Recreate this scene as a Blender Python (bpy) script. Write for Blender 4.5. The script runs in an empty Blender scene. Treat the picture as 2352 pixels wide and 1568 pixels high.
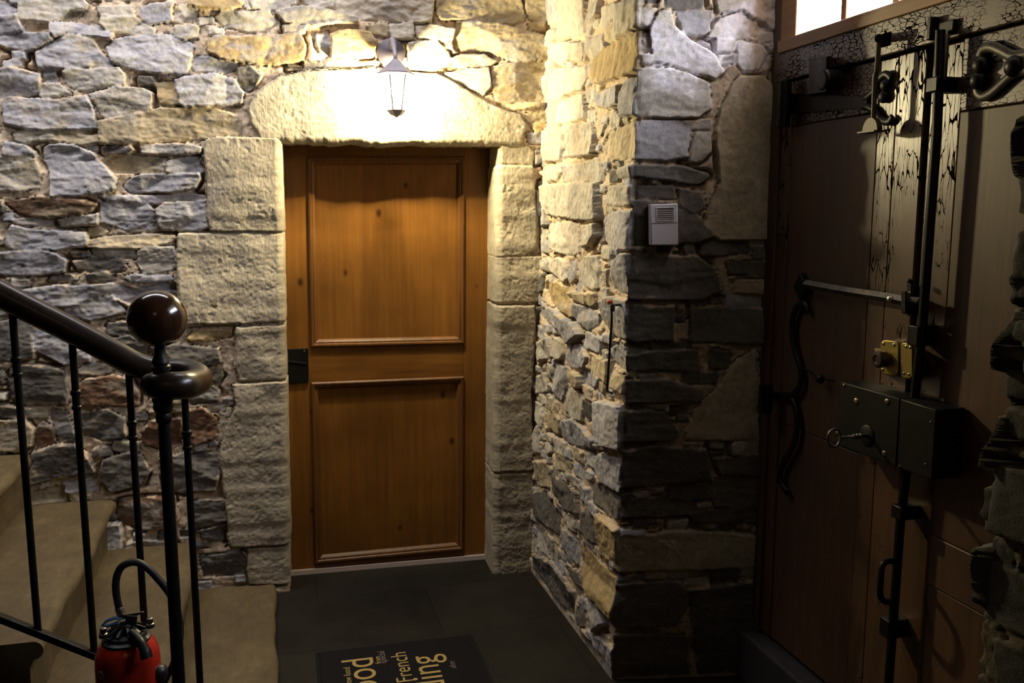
import bpy, math, random
import numpy as np
from math import sin, cos, atan, pi, radians
from mathutils import Vector, Matrix

# ------------------------------------------------------------------ camera, world, lights, exposure
SC = bpy.context.scene
F = 2050.0; CX, CY = 1176.0, 784.0; HC = 1.60
PITCH = atan(296 / F); YAW = atan((CX - 610) * cos(PITCH) / F)
cam = bpy.data.cameras.new('camera'); cam_o = bpy.data.objects.new('camera', cam); SC.collection.objects.link(cam_o)
cam.sensor_width = 36.0; cam.lens = F * 36.0 / 2352.0; cam.clip_start = 0.05
cam_o.location = (0, 0, HC); cam_o.rotation_euler = (pi / 2 - PITCH, 0, -YAW)
SC.camera = cam_o

SC.view_settings.view_transform = 'Standard'; SC.view_settings.look = 'None'
SC.view_settings.gamma = 1; SC.view_settings.exposure = 0.0; SC.view_settings.use_curve_mapping = False

W = bpy.data.worlds.new('stairwell_ambient'); SC.world = W; W.use_nodes = True
W.node_tree.nodes['Background'].inputs[0].default_value = (1.0, 0.80, 0.55, 1)
W.node_tree.nodes['Background'].inputs[1].default_value = 0.006

def area(name, loc, target, size, power, col):
    L = bpy.data.lights.new(name, 'AREA'); L.shape = 'RECTANGLE'; L.size, L.size_y = size; L.energy = power; L.color = col
    o = bpy.data.objects.new(name, L); SC.collection.objects.link(o); o.location = loc
    o.rotation_euler = (Vector(target) - Vector(loc)).to_track_quat('-Z', 'Y').to_euler(); return o
# daylight falling down the open stairwell, high on the left
sky = area('stairwell_daylight', (-0.45, 3.22, 3.15), (-0.45, 3.62, 1.6), (2.1, 0.4), 22.0, (1.0, 0.95, 0.97))
sky.data.spread = radians(125)          # spread narrowed to keep its light off the street door
# weak warm fill light, added unseen behind the viewer
area('warm_fill', (-0.3, -0.6, 2.7), (1.0, 2.6, 1.3), (0.5, 0.5), 0.6, (1.0, 0.76, 0.45))
LAMP_W = 285.0; LAMP_COL = (1.0, 0.85, 0.48)
PANE_STRENGTH = 28.0

# ------------------------------------------------------------------ pixel -> place helpers (measuring the photo on real planes)
_fw = np.array([sin(YAW) * cos(PITCH), cos(YAW) * cos(PITCH), -sin(PITCH)])
_rt = np.array([cos(YAW), -sin(YAW), 0.0]); _up = np.cross(_rt, _fw); _C = np.array([0, 0, HC])
def ray(x, y): return _fw + _rt * (x - CX) / F + _up * (CY - y) / F
def hit(x, y, p0, n):
    r = ray(x, y); n = np.asarray(n, float); return _C + r * (((np.asarray(p0) - _C) @ n) / (r @ n))
def onz(x, y, z=0.0): return hit(x, y, (0, 0, z), (0, 0, 1))
def onx(x, y, xx): return hit(x, y, (xx, 0, 0), (1, 0, 0))
def ony(x, y, yy): return hit(x, y, (0, yy, 0), (0, 1, 0))
BW0 = np.array([0.0, 3.761, 0.0]); BD = np.array([0.99895, -0.04585, 0.0]); BN = np.array([-0.04585, -0.99895, 0.0])
def onb(x, y, off=0.0): return hit(x, y, BW0 + BN * off, BN)          # on the back wall, off metres in front of it
XR = 1.107; E0 = np.array([1.107, 2.708, 0.0]); ED = np.array([0.9793, -0.2023, 0.0]); EN = np.array([-0.2023, -0.9793, 0.0])
LEAN = .027                                                          # the right wall leans outwards as it rises
UE = np.array([LEAN, 0, 1.0]); NE = np.cross(ED, UE); NE = NE/np.linalg.norm(NE); NE = NE if NE[1] < 0 else -NE
def onr(x, y, off=0.0): return hit(x, y, (XR - off, 0, 0), (1, 0, -LEAN))
def one(x, y, off=0.0): return hit(x, y, E0 + NE*off, NE)
XD = 1.58                                                            # plane of the street door
def dp(x, y, off=0.0): return onx(x, y, XD - off)

# ------------------------------------------------------------------ mesh helpers
class MB:
    def __init__(s): s.v = []; s.f = []
    def add(s, vs, fs):
        o = len(s.v); s.v += [tuple(map(float, p)) for p in vs]; s.f += [tuple(i + o for i in f) for f in fs]; return s
    def box(s, lo, hi):
        x0, y0, z0 = lo; x1, y1, z1 = hi
        return s.hexa([(x0,y0,z0),(x1,y0,z0),(x1,y1,z0),(x0,y1,z0)], [(x0,y0,z1),(x1,y0,z1),(x1,y1,z1),(x0,y1,z1)])
    def hexa(s, b, t): return s.prismpts(b, t)
    def prismpts(s, b, t):
        n = len(b)
        return s.add(list(b) + list(t), [tuple(range(n))[::-1], tuple(range(n, 2*n))] + [(i, (i+1) % n, n + (i+1) % n, n + i) for i in range(n)])
    def prism(s, poly, vec):
        poly = [np.asarray(p, float) for p in poly]; return s.prismpts(poly, [p + np.asarray(vec) for p in poly])
    def tube(s, path, r, seg=12, closed=False, flat=None):
        P = [np.asarray(p, float) for p in path]; n = len(P)
        R = [r] * n if np.isscalar(r) else list(r)
        T = []
        for i in range(n):
            a = P[(i-1) % n] if (closed or i > 0) else P[i]; b = P[(i+1) % n] if (closed or i < n-1) else P[i]
            t = b - a; T.append(t / (np.linalg.norm(t) + 1e-12))
        up = np.array([0, 0, 1.0]) if abs(T[0][2]) < .9 else np.array([1.0, 0, 0])
        if flat is not None: up = np.asarray(flat[0], float)
        N = up - T[0] * (up @ T[0]); N /= np.linalg.norm(N); vs = []
        for i in range(n):
            N = N - T[i] * (N @ T[i]); N /= np.linalg.norm(N); B = np.cross(T[i], N)
            k = 1.0 if flat is None else flat[1]
            for j in range(seg):
                a = 2*pi*j/seg; vs.append(P[i] + R[i] * (cos(a)*N*k + sin(a)*B))
        fs = []
        m = n if closed else n - 1
        for i in range(m):
            for j in range(seg):
                a = i*seg + j; b = i*seg + (j+1) % seg; c = ((i+1) % n)*seg + (j+1) % seg; d = ((i+1) % n)*seg + j
                fs.append((a, b, c, d))
        if not closed: fs += [tuple(range(seg))[::-1], tuple(range((n-1)*seg, n*seg))]
        return s.add(vs, fs)
    def lathe(s, base, prof, axis=(0, 0, 1), seg=24):
        b = np.asarray(base, float); ax = np.asarray(axis, float); ax /= np.linalg.norm(ax)
        u = np.cross(ax, (1, 0, 0) if abs(ax[0]) < .9 else (0, 1, 0)); u /= np.linalg.norm(u); w = np.cross(ax, u)
        vs = []; n = len(prof)
        for h, r in prof:
            for j in range(seg):
                a = 2*pi*j/seg; vs.append(b + ax*h + max(r, 1e-4) * (cos(a)*u + sin(a)*w))
        fs = [(i*seg+j, i*seg+(j+1) % seg, (i+1)*seg+(j+1) % seg, (i+1)*seg+j) for i in range(n-1) for j in range(seg)]
        fs += [tuple(range(seg))[::-1], tuple(range((n-1)*seg, n*seg))]
        return s.add(vs, fs)
    def sphere(s, c, r, axis=(0, 0, 1), sq=1.0, seg=20, rings=12):
        return s.lathe(c, [(-r*sq*cos(pi*i/rings), r*sin(pi*i/rings)) for i in range(rings+1)], axis, seg)
    def ring(s, cor, prof, n):
        """moulding swept round four corners (given in order); prof = (inward, height along n)"""
        cor = [np.asarray(c, float) for c in cor]; n = np.asarray(n, float); m = len(prof); vs = []
        for i in range(4):
            a = cor[(i+1) % 4] - cor[i]; b = cor[(i-1) % 4] - cor[i]; a /= np.linalg.norm(a); b /= np.linalg.norm(b)
            for d, h in prof: vs.append(cor[i] + (a + b) * d + n * h)
        fs = [(i*m+k, i*m+k+1, ((i+1) % 4)*m+k+1, ((i+1) % 4)*m+k) for i in range(4) for k in range(m-1)]
        return s.add(vs, fs)

def smooth_path(pts, n=6):
    P = [np.asarray(p, float) for p in pts]; out = []
    for i in range(len(P) - 1):
        p0 = P[max(i-1, 0)]; p1 = P[i]; p2 = P[i+1]; p3 = P[min(i+2, len(P)-1)]
        for k in range(n):
            t = k / n; out.append(.5*((2*p1) + (-p0+p2)*t + (2*p0-5*p1+4*p2-p3)*t*t + (-p0+3*p1-3*p2+p3)*t**3))
    out.append(P[-1]); return out

def link(o, parent=None, loc=None):
    SC.collection.objects.link(o)
    if parent is not None: o.parent = parent
    return o
def wloc(o):
    v = Vector((0, 0, 0))
    while o is not None: v = v + o.location; o = o.parent
    return v
def obj(name, mb, mat, parent=None, sharp=35, bev=0, kind=None, label=None, base=None):
    """one mesh object; coordinates of mb are world coordinates"""
    me = bpy.data.meshes.new(name)
    off = wloc(parent) if parent is not None else Vector(base if base is not None else (0, 0, 0))
    me.from_pydata([(p[0]-off.x, p[1]-off.y, p[2]-off.z) for p in mb.v], [], mb.f); me.validate(); me.update()
    import bmesh
    b = bmesh.new(); b.from_mesh(me); bmesh.ops.recalc_face_normals(b, faces=b.faces); b.to_mesh(me); b.free()
    me.polygons.foreach_set('use_smooth', [True] * len(me.polygons)); me.set_sharp_from_angle(angle=radians(sharp))
    me.materials.append(mat); o = bpy.data.objects.new(name, me); link(o, parent)
    if parent is None and base is not None: o.location = base
    if bev:
        m = o.modifiers.new('bevel', 'BEVEL'); m.width = bev; m.segments = 2; m.limit_method = 'ANGLE'; m.angle_limit = radians(40)
    if kind: o['kind'] = kind
    if label: o['label'] = label
    return o
def thing(name, label, cat, loc, kind=None, group=None):
    o = bpy.data.objects.new(name, None); o.empty_display_size = .05; link(o); o.location = Vector([float(c) for c in loc])
    if label: o['label'] = label
    if cat: o['category'] = cat
    if kind: o['kind'] = kind
    if group: o['group'] = group
    return o

# ------------------------------------------------------------------ materials
def nodes(name):
    m = bpy.data.materials.new(name); m.use_nodes = True; nt = m.node_tree; return m, nt, nt.nodes['Principled BSDF']
def N(nt, t, **kw):
    n = nt.nodes.new(t)
    for k, v in kw.items():
        if k in n.inputs: n.inputs[k].default_value = v
        else: setattr(n, k, v)
    return n
def coords(nt, scale):
    tc = N(nt, 'ShaderNodeTexCoord'); mp = N(nt, 'ShaderNodeMapping'); mp.inputs['Scale'].default_value = scale
    nt.links.new(tc.outputs['Object'], mp.inputs['Vector']); return mp.outputs['Vector']
def noise(nt, vec, scale, detail=5, rough=.6):
    n = N(nt, 'ShaderNodeTexNoise'); n.inputs['Scale'].default_value = scale; n.inputs['Detail'].default_value = detail
    n.inputs['Roughness'].default_value = rough; nt.links.new(vec, n.inputs['Vector']); return n.outputs[0]
def ramp(nt, fac, stops):
    r = N(nt, 'ShaderNodeValToRGB'); e = r.color_ramp.elements
    while len(e) < len(stops): e.new(.5)
    for el, (p, c) in zip(e, stops): el.position = p; el.color = (*c, 1)
    nt.links.new(fac, r.inputs[0]); return r.outputs[0]
def mixc(nt, fac, a, b, blend='MIX'):
    m = N(nt, 'ShaderNodeMix'); m.data_type = 'RGBA'; m.blend_type = blend
    for s, v in ((m.inputs[0], fac), (m.inputs[6], a), (m.inputs[7], b)):
        if hasattr(v, 'links'): nt.links.new(v, s)
        else: s.default_value = v
    return m.outputs[2]
def bump(nt, h, strength, dist, prev=None):
    b = N(nt, 'ShaderNodeBump'); b.inputs['Strength'].default_value = strength; b.inputs['Distance'].default_value = dist
    nt.links.new(h, b.inputs['Height'])
    if prev is not None: nt.links.new(prev, b.inputs['Normal'])
    return b.outputs['Normal']

def plain(name, col, rough=.5, metal=0.0, var=.25, scale=30, bmp=.15, dist=.002, coat=0.0, spec=.5):
    m, nt, p = nodes(name); v = coords(nt, (1, 1, 1)); n = noise(nt, v, scale); p.inputs['Specular IOR Level'].default_value = spec
    c = ramp(nt, n, [(.3, tuple(x*(1-var) for x in col)), (.7, tuple(min(1, x*(1+var)) for x in col))])
    nt.links.new(c, p.inputs['Base Color']); p.inputs['Roughness'].default_value = rough; p.inputs['Metallic'].default_value = metal
    p.inputs['Coat Weight'].default_value = coat; p.inputs['Coat Roughness'].default_value = .12
    if bmp: nt.links.new(bump(nt, n, bmp, dist), p.inputs['Normal'])
    return m
def stone_mat(name, fine=1.0, tool=False):
    m, nt, p = nodes(name); a = N(nt, 'ShaderNodeVertexColor'); a.layer_name = 'Col'
    v = coords(nt, (1, 1, 1)); n1 = noise(nt, v, 45, 7, .7); n2 = noise(nt, v, 260, 3, .6)
    k = ramp(nt, n1, [(.25, (.68, .67, .66)), (.5, (1, 1, 1)), (.78, (1.32, 1.28, 1.2))])
    c = mixc(nt, 1.0, a.outputs['Color'], k, 'MULTIPLY'); nt.links.new(c, p.inputs['Base Color'])
    p.inputs['Roughness'].default_value = .88; p.inputs['Specular IOR Level'].default_value = .25
    nb = bump(nt, n1, .40 * fine, .006); nb = bump(nt, n2, .42 * fine, .003, nb)
    if tool:
        v2 = coords(nt, (1, 1, .14)); nb = bump(nt, noise(nt, v2, 190, 3, .55), .32, .004, nb)
    nt.links.new(nb, p.inputs['Normal']); return m
def wood(name, c0, c1, c2, rough=.45, grain=(14, 14, .9), crack=0.0, spec=.5, knots=False, coat=0.0, crough=.1, axis='z', crscale=(70, 70, 13)):
    if axis == 'y': grain = (grain[0], grain[2], grain[1]); crscale = (crscale[0], crscale[2], crscale[1])
    if axis == 'x': grain = (grain[2], grain[0], grain[1])
    m, nt, p = nodes(name); v = coords(nt, grain); n = noise(nt, v, 3.0, 8, .65); v1 = coords(nt, (1, 1, 1)); n2 = noise(nt, v1, 2.2, 4, .55)
    c = ramp(nt, n, [(.25, c0), (.5, c1), (.78, c2)])
    c = mixc(nt, 1.0, c, ramp(nt, n2, [(.3, (.62, .60, .56)), (.65, (1.15, 1.12, 1.1))]), 'MULTIPLY')
    if knots:
        vo = N(nt, 'ShaderNodeTexVoronoi'); vo.inputs['Scale'].default_value = 1.0; nt.links.new(coords(nt, (7.5, 7.5, 5.0)), vo.inputs['Vector'])
        kn = ramp(nt, vo.outputs['Distance'], [(.05, (.28, .22, .18)), (.12, (1, 1, 1))]); c = mixc(nt, 1.0, c, kn, 'MULTIPLY')
    nb = bump(nt, n, .18, .002)
    if crack:
        vo = N(nt, 'ShaderNodeTexVoronoi'); vo.feature = 'DISTANCE_TO_EDGE'; vo.inputs['Scale'].default_value = 1.0
        cv = coords(nt, crscale); wn = N(nt, 'ShaderNodeTexNoise'); wn.inputs['Scale'].default_value = .8; wn.inputs['Detail'].default_value = 4; nt.links.new(cv, wn.inputs['Vector'])
        ad = N(nt, 'ShaderNodeVectorMath', operation='ADD'); nt.links.new(cv, ad.inputs[0]); nt.links.new(wn.outputs['Color'], ad.inputs[1]); nt.links.new(ad.outputs[0], vo.inputs['Vector'])
        lim = noise(nt, v1, 9, 4); sp = N(nt, 'ShaderNodeSeparateXYZ'); nt.links.new(v1, sp.inputs[0]); mr = N(nt, 'ShaderNodeMapRange'); mr.inputs[1].default_value = .9 if crack < 2 else -5; mr.inputs[2].default_value = 1.75 if crack < 2 else -1; mr.inputs[3].default_value = -.14; mr.inputs[4].default_value = .05; nt.links.new(sp.outputs[2], mr.inputs[0])
        la = N(nt, 'ShaderNodeMath', operation='ADD'); nt.links.new(lim, la.inputs[0]); nt.links.new(mr.outputs[0], la.inputs[1]); th = ramp(nt, la.outputs[0], [(.40, (.0,)*3), (.68, (.085,)*3)])
        lt = N(nt, 'ShaderNodeMath', operation='LESS_THAN'); nt.links.new(vo.outputs['Distance'], lt.inputs[0]); nt.links.new(th, lt.inputs[1])
        c = mixc(nt, lt.outputs[0], c, (.008, .004, .0025, 1)); inv = N(nt, 'ShaderNodeMath', operation='SUBTRACT'); inv.inputs[0].default_value = 1.0
        nt.links.new(lt.outputs[0], inv.inputs[1]); nb = bump(nt, inv.outputs[0], .8, .003, nb); crk = inv.outputs[0]
    nt.links.new(c, p.inputs['Base Color']); nt.links.new(nb, p.inputs['Normal'])
    p.inputs['Roughness'].default_value = rough; p.inputs['Specular IOR Level'].default_value = spec
    if crack:
        sm_ = N(nt, 'ShaderNodeMath', operation='MULTIPLY'); nt.links.new(crk, sm_.inputs[0]); sm_.inputs[1].default_value = spec; nt.links.new(sm_.outputs[0], p.inputs['Specular IOR Level'])
    p.inputs['Coat Weight'].default_value = coat; p.inputs['Coat Roughness'].default_value = crough
    return m
def emit(name, col, s):
    m, nt, p = nodes(name); p.inputs['Base Color'].default_value = (*col, 1); p.inputs['Emission Color'].default_value = (*col, 1); p.inputs['Emission Strength'].default_value = s; return m
def clear_glass(name):
    m, nt, p = nodes(name); t = N(nt, 'ShaderNodeBsdfTransparent'); g = N(nt, 'ShaderNodeBsdfGlossy'); g.inputs['Roughness'].default_value = .05
    mx = N(nt, 'ShaderNodeMixShader'); mx.inputs[0].default_value = .06; nt.links.new(t.outputs[0], mx.inputs[1]); nt.links.new(g.outputs[0], mx.inputs[2])
    nt.links.new(mx.outputs[0], nt.nodes['Material Output'].inputs['Surface']); return m

M = {}
M['rubble'] = stone_mat('rubble_stone'); M['ashlar'] = stone_mat('dressed_limestone', .7, True)
M['iron'] = plain('wrought_iron', (.012, .011, .011), .42, .6, .35, 60, .25)
M['strap_iron'] = plain('lit_strap_iron', (.06, .053, .042), .42, .5, .3, 50, .2)  # lamplight on the right strap hinge put into a lighter iron colour
M['rod_iron'] = plain('brown_iron', (.05, .036, .022), .5, .3, .3, 50, .2)
M['dark_iron'] = plain('blackened_iron', (.007, .0068, .006), .5, .2, .4, 40, .3, spec=.3)
M['rail_wood'] = wood('varnished_dark_wood', (.010, .0055, .0035), (.018, .0095, .0055), (.028, .015, .0085), .32, coat=.1, axis='x')
M['ball_wood'] = wood('polished_mahogany', (.018, .0075, .004), (.034, .014, .007), (.055, .024, .011), .16, coat=.6)
M['pine'] = wood('stained_pine', (.140, .056, .009), (.198, .083, .013), (.262, .114, .021), .42, (16, 16, .7), knots=True, spec=.4)
M['pine_moulding'] = wood('stained_pine_moulding', (.08, .034, .008), (.14, .058, .012), (.21, .085, .02), .45, (16, 16, .7), spec=.4)
M['pine_cross'] = wood('stained_pine_rail', (.115, .045, .008), (.18, .074, .012), (.25, .106, .020), .42, (16, 16, .7), spec=.4, axis='x')
M['oak'] = wood('dark_street_door_wood', (.055, .025, .011), (.085, .040, .018), (.12, .060, .028), .52, (22, 22, 1.2), spec=.6)
M['oak_crackle'] = wood('crackled_dark_paint', (.055, .026, .012), (.085, .042, .020), (.12, .062, .030), .36, (20, 20, 1.0), 1.0, spec=.85)
M['oak_cross'] = wood('crackled_dark_rail', (.05, .024, .012), (.08, .040, .019), (.115, .060, .030), .42, (20, 20, 1.0), 2.0, spec=.9, axis='y', crscale=(90, 90, 44))
M['window_wood'] = wood('window_brown_wood', (.20, .10, .035), (.28, .14, .05), (.36, .19, .07), .5, axis='y')
M['pane'] = emit('daylit_pane', (.82, .88, 1.0), PANE_STRENGTH)
M['white_plastic'] = plain('white_plastic', (.60, .57, .60), .4, 0, .03, 20, 0)
M['dark_slot'] = plain('dark_slot', (.06, .05, .06), .7, 0, .1, 20, 0)
M['red'] = plain('red_enamel', (.42, .022, .010), .24, 0, .06, 8, 0, coat=.4)
M['rubber'] = plain('black_rubber', (.012, .011, .012), .5, 0, .2, 60, .1)
M['plastic_black'] = plain('black_plastic', (.016, .015, .016), .42, 0, .2, 60, .08)
M['steel'] = plain('bright_steel', (.55, .50, .46), .32, 1, .15, 50, .05)
M['dull_steel'] = plain('dull_steel', (.22, .20, .17), .4, 1, .3, 50, .15)
M['blue_plastic'] = plain('blue_plastic', (.03, .10, .22), .45, 0, .1, 30, 0)
M['brass'] = plain('gold_lacquered_brass', (.36, .27, .07), .38, .55, .1, 30, .05)
M['brass_pale'] = plain('pale_brass', (.52, .42, .22), .4, .6, .1, 30, .05)
M['knob'] = plain('bronze_knob', (.07, .045, .035), .35, .4, .2, 40, .05)
M['red_plug'] = plain('red_wall_plug', (.5, .07, .03), .5, 0, .1, 40, 0)
M['lantern'] = plain('lantern_glare_paint', (.30, .28, .33), .5, .2, .2, 40, .1)  # lamp glare put into the colour: roof, bars and finial lightened
M['lantern_plate'] = plain('dark_lantern_paint', (.07, .06, .08), .5, .2, .2, 40, .1)
M['glass'] = clear_glass('lantern_glass')
M['bulb'] = emit('lit_bulb', (1.0, .86, .55), 60.0)
M['mat'] = plain('black_pile', (.010, .009, .010), .95, 0, .5, 500, .6, .004, spec=.1)
M['mat_edge'] = plain('black_rubber_edge', (.006, .006, .006), .8, 0, .2, 80, .1, spec=.15)
M['mat_gold'] = plain('gold_print', (.36, .25, .075), .9, 0, .3, 400, .3)
M['mat_grey'] = plain('grey_print', (.16, .12, .10), .9, 0, .3, 400, .3)
M['threshold'] = plain('pale_threshold', (.42, .34, .30), .5, 0, .1, 20, .05)
M['sill'] = plain('dark_sill_stone', (.035, .03, .028), .7, 0, .3, 25, .3)
M['plaster'] = plain('rough_plaster', (.30, .26, .20), .9, 0, .2, 25, .5, .01)
M['label'] = plain('white_sticker', (.62, .60, .58), .5, 0, .04, 30, 0)
M['ink'] = plain('dark_ink', (.03, .02, .02), .6, 0, .1, 30, 0)
M['screw'] = plain('screw_steel', (.40, .34, .26), .3, 1, .2, 60, 0)

def floor_mat():
    m, nt, p = nodes('dark_slate_tile'); v = coords(nt, (1, 1, 1)); n = noise(nt, v, 5, 6, .6); n2 = noise(nt, v, 60, 4, .6)
    br = N(nt, 'ShaderNodeTexBrick'); br.offset = .5; br.inputs['Scale'].default_value = 1.0; br.inputs['Brick Width'].default_value = .9; br.inputs['Row Height'].default_value = .45
    br.inputs['Mortar Size'].default_value = .0022; br.inputs['Color1'].default_value = (.012, .0105, .008, 1); br.inputs['Color2'].default_value = (.016, .014, .0105, 1); br.inputs['Mortar'].default_value = (.007, .006, .005, 1)
    mp = N(nt, 'ShaderNodeMapping'); mp.inputs['Location'].default_value = (.3, -.03, 0); nt.links.new(v, mp.inputs['Vector']); nt.links.new(mp.outputs[0], br.inputs['Vector'])
    c = mixc(nt, 1.0, br.outputs['Color'], ramp(nt, n, [(.3, (.65, .64, .62)), (.7, (1.35, 1.3, 1.22))]), 'MULTIPLY')
    nt.links.new(c, p.inputs['Base Color']); p.inputs['Roughness'].default_value = .6; p.inputs['Specular IOR Level'].default_value = .16
    nt.links.new(bump(nt, n2, .12, .003), p.inputs['Normal']); return m
M['floor'] = floor_mat()
def step_mat():
    m, nt, p = nodes('worn_limestone_step'); v = coords(nt, (1, 1, 1)); n = noise(nt, v, 4, 7, .65); n2 = noise(nt, coords(nt, (1, .35, 1)), 40, 5, .7)
    c = ramp(nt, n, [(.25, (.052, .034, .013)), (.5, (.082, .057, .024)), (.75, (.13, .095, .045))])
    c = mixc(nt, 1.0, c, ramp(nt, n2, [(.3, (.72, .7, .66)), (.7, (1.25, 1.22, 1.15))]), 'MULTIPLY')
    nt.links.new(c, p.inputs['Base Color']); p.inputs['Roughness'].default_value = .75
    nb = bump(nt, n, .25, .01); nt.links.new(bump(nt, n2, .3, .003, nb), p.inputs['Normal']); return m
M['step'] = step_mat()

# ------------------------------------------------------------------ rubble masonry
RNG = np.random.default_rng(7)
_T = RNG.random((256, 256)) * 2 - 1
def vn(x, y, s=0):
    x = x + s * 17.31; y = y + s * 9.77
    xi = np.floor(x).astype(int); yi = np.floor(y).astype(int); fx = x - xi; fy = y - yi
    fx = fx*fx*fx*(fx*(fx*6-15)+10); fy = fy*fy*fy*(fy*(fy*6-15)+10)
    a = _T[xi & 255, yi & 255]; b = _T[(xi+1) & 255, yi & 255]; c = _T[xi & 255, (yi+1) & 255]; d = _T[(xi+1) & 255, (yi+1) & 255]
    return (a*(1-fx)+b*fx)*(1-fy) + (c*(1-fx)+d*fx)*fy
def fbm(x, y, s=0, o=4, g=.5):
    r = 0; a = 1; t = 0
    for k in range(o): r = r + a * vn(x * 2**k, y * 2**k, s + k); t += a; a *= g
    return r / t
def sstep(a, b, x):
    t = np.clip((x - a) / (b - a), 0, 1); return t*t*(3-2*t)
def sdf(px, py, poly):
    d = np.full(px.shape, 1e9); ins = np.zeros(px.shape, bool); n = len(poly)
    for i in range(n):
        ax, ay = poly[i]; bx, by = poly[(i+1) % n]; ex, ey = bx-ax, by-ay
        t = np.clip(((px-ax)*ex + (py-ay)*ey) / (ex*ex + ey*ey + 1e-12), 0, 1)
        d = np.minimum(d, (px-ax-ex*t)**2 + (py-ay-ey*t)**2)
        c = (ay > py) != (by > py)
        if by != ay: ins ^= c & (px < ex*(py-ay)/(by-ay) + ax)
    d = np.sqrt(d); return np.where(ins, d, -d)
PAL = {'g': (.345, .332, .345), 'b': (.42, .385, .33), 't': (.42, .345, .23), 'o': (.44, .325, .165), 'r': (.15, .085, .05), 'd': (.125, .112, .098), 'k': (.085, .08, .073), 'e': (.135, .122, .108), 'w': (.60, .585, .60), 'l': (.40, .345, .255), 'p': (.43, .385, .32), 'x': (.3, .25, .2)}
MORTAR = np.array((.53, .42, .30))
def field(A, B, stones, seed, relief=1.0, mort=1.0, mortcol=MORTAR, lay=(14, 34)):
    """height (metres) and colour of a rubble wall over the wall coordinates A (along), B (up)"""
    h = mort * (.0085 + .010*fbm(A*13, B*13, seed, 4) + .006*np.abs(fbm(A*55, B*55, seed+9, 3, .6)))
    mc = 1 + .28*fbm(A*30, B*30, seed+3, 4, .6) + .12*fbm(A*150, B*150, seed+4, 2)
    col = mortcol[None, None, :] * mc[..., None]
    best = np.full(A.shape, -1.0); r = random.Random(seed)
    wa = A + .0055*fbm(A*22, B*22, seed+20, 4, .6); wb = B + .0055*fbm(A*22, B*22, seed+21, 4, .6)
    n_r = fbm(A*lay[0], B*lay[1], seed+30, 5, .6); n_f = fbm(A*70, B*90, seed+31, 4, .6); n_c = fbm(A*9, B*16, seed+32, 4, .6); n_s = fbm(A*26, B*26, seed+33, 4, .6); n_t = fbm(A*lay[0]*.42, B*lay[1]*.55, seed+34, 3, .5)*2.6; n_t = (np.floor(n_t) + sstep(.35, .65, n_t - np.floor(n_t)))/2.6
    gapn = fbm(A*7, B*7, seed+40, 3)
    a0, b0 = A[0, 0], B[0, 0]; da = A[1, 0]-A[0, 0]; db = B[0, 1]-B[0, 0]
    for ty, poly in stones:
        poly = np.asarray(poly, float); lo = poly.min(0) - .03; hi = poly.max(0) + .03
        i0 = max(int((lo[0]-a0)/da), 0); i1 = min(int((hi[0]-a0)/da)+2, A.shape[0]); j0 = max(int((lo[1]-b0)/db), 0); j1 = min(int((hi[1]-b0)/db)+2, A.shape[1])
        if i1 - i0 < 2 or j1 - j0 < 2: continue
        S = (slice(i0, i1), slice(j0, j1)); a = wa[S]; b = wb[S]; sd = sdf(a, b, poly) + (.0065 if ty != 'x' else 0)
        c = (poly.min(0) + poly.max(0)) / 2; sz = np.minimum(poly.max(0) - poly.min(0), .35)
        dressed = ty in 'lwx'
        er = .0055 if not dressed else .009
        Hc = r.uniform(.009, .021) * relief + min(sz) * .04
        pl = None
        if not dressed:
            for k in range(5):
                qa = c[0] + r.uniform(-.5, .5)*sz[0]; qb = c[1] + r.uniform(-.5, .5)*sz[1]
                p = r.uniform(0, .008) + (a-qa)*r.gauss(0, .14) + (b-qb)*r.gauss(0, .20)
                pl = p if pl is None else (np.minimum(pl, p) if k % 2 else np.maximum(pl, p-.006))
            hs = Hc + np.clip(pl, -.020, .022)*relief + (.0055*n_r[S] + .0028*n_f[S] + .0085*n_t[S]) * relief
        elif ty == 'x': hs = -.03 + 0*a
        else:
            hs = Hc + .007*fbm(a*7, b*7, seed+50, 3) + .0013*n_f[S] + .0014*fbm(a*170, b*120, seed+51, 2) - .0022*sstep(.3, .5, n_s[S])
        prof = np.clip(sd/er, 0, 1); prof = 1-(1-prof)**2.0
        hn = -.004 + (hs + .004) * prof
        m = (sd > 0) & (sd > best[S]); hb = h[S]; hb[m] = np.maximum(hn, hb*0 - .012)[m] if ty != 'x' else hs[m]; h[S] = hb
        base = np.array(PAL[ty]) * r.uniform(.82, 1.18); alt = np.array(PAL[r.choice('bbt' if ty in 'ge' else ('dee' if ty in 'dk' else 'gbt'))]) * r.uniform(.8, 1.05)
        if dressed: alt = base * .82
        f = sstep(.08, .55, n_c[S] + r.uniform(-.15, .1)) * .65; cc = base*(1-f[..., None]) + alt*f[..., None]
        cc = cc * (1 + .22*n_r[S] + .16*n_s[S])[..., None]
        sm = sstep(.10, .42, n_s[S] + .9*(1-np.clip(sd/.016, 0, 1)) - .55)
        if not dressed: cc = cc*(1-.8*sm[..., None]) + mortcol*(.8*sm[..., None])
        cb = col[S]; cb[m] = cc[m]; col[S] = cb
        bb = best[S]; np.maximum(bb, sd, out=bb); best[S] = bb
    gap = np.exp(-((best + .004)/.0055)**2) * sstep(.06, .34, gapn) * (best < .002)
    h = h - .030 * gap * mort
    col = col * (1 - .25 * gap[..., None])        # colour darker along the open joints
    return h, np.clip(col, .004, .92), best
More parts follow.
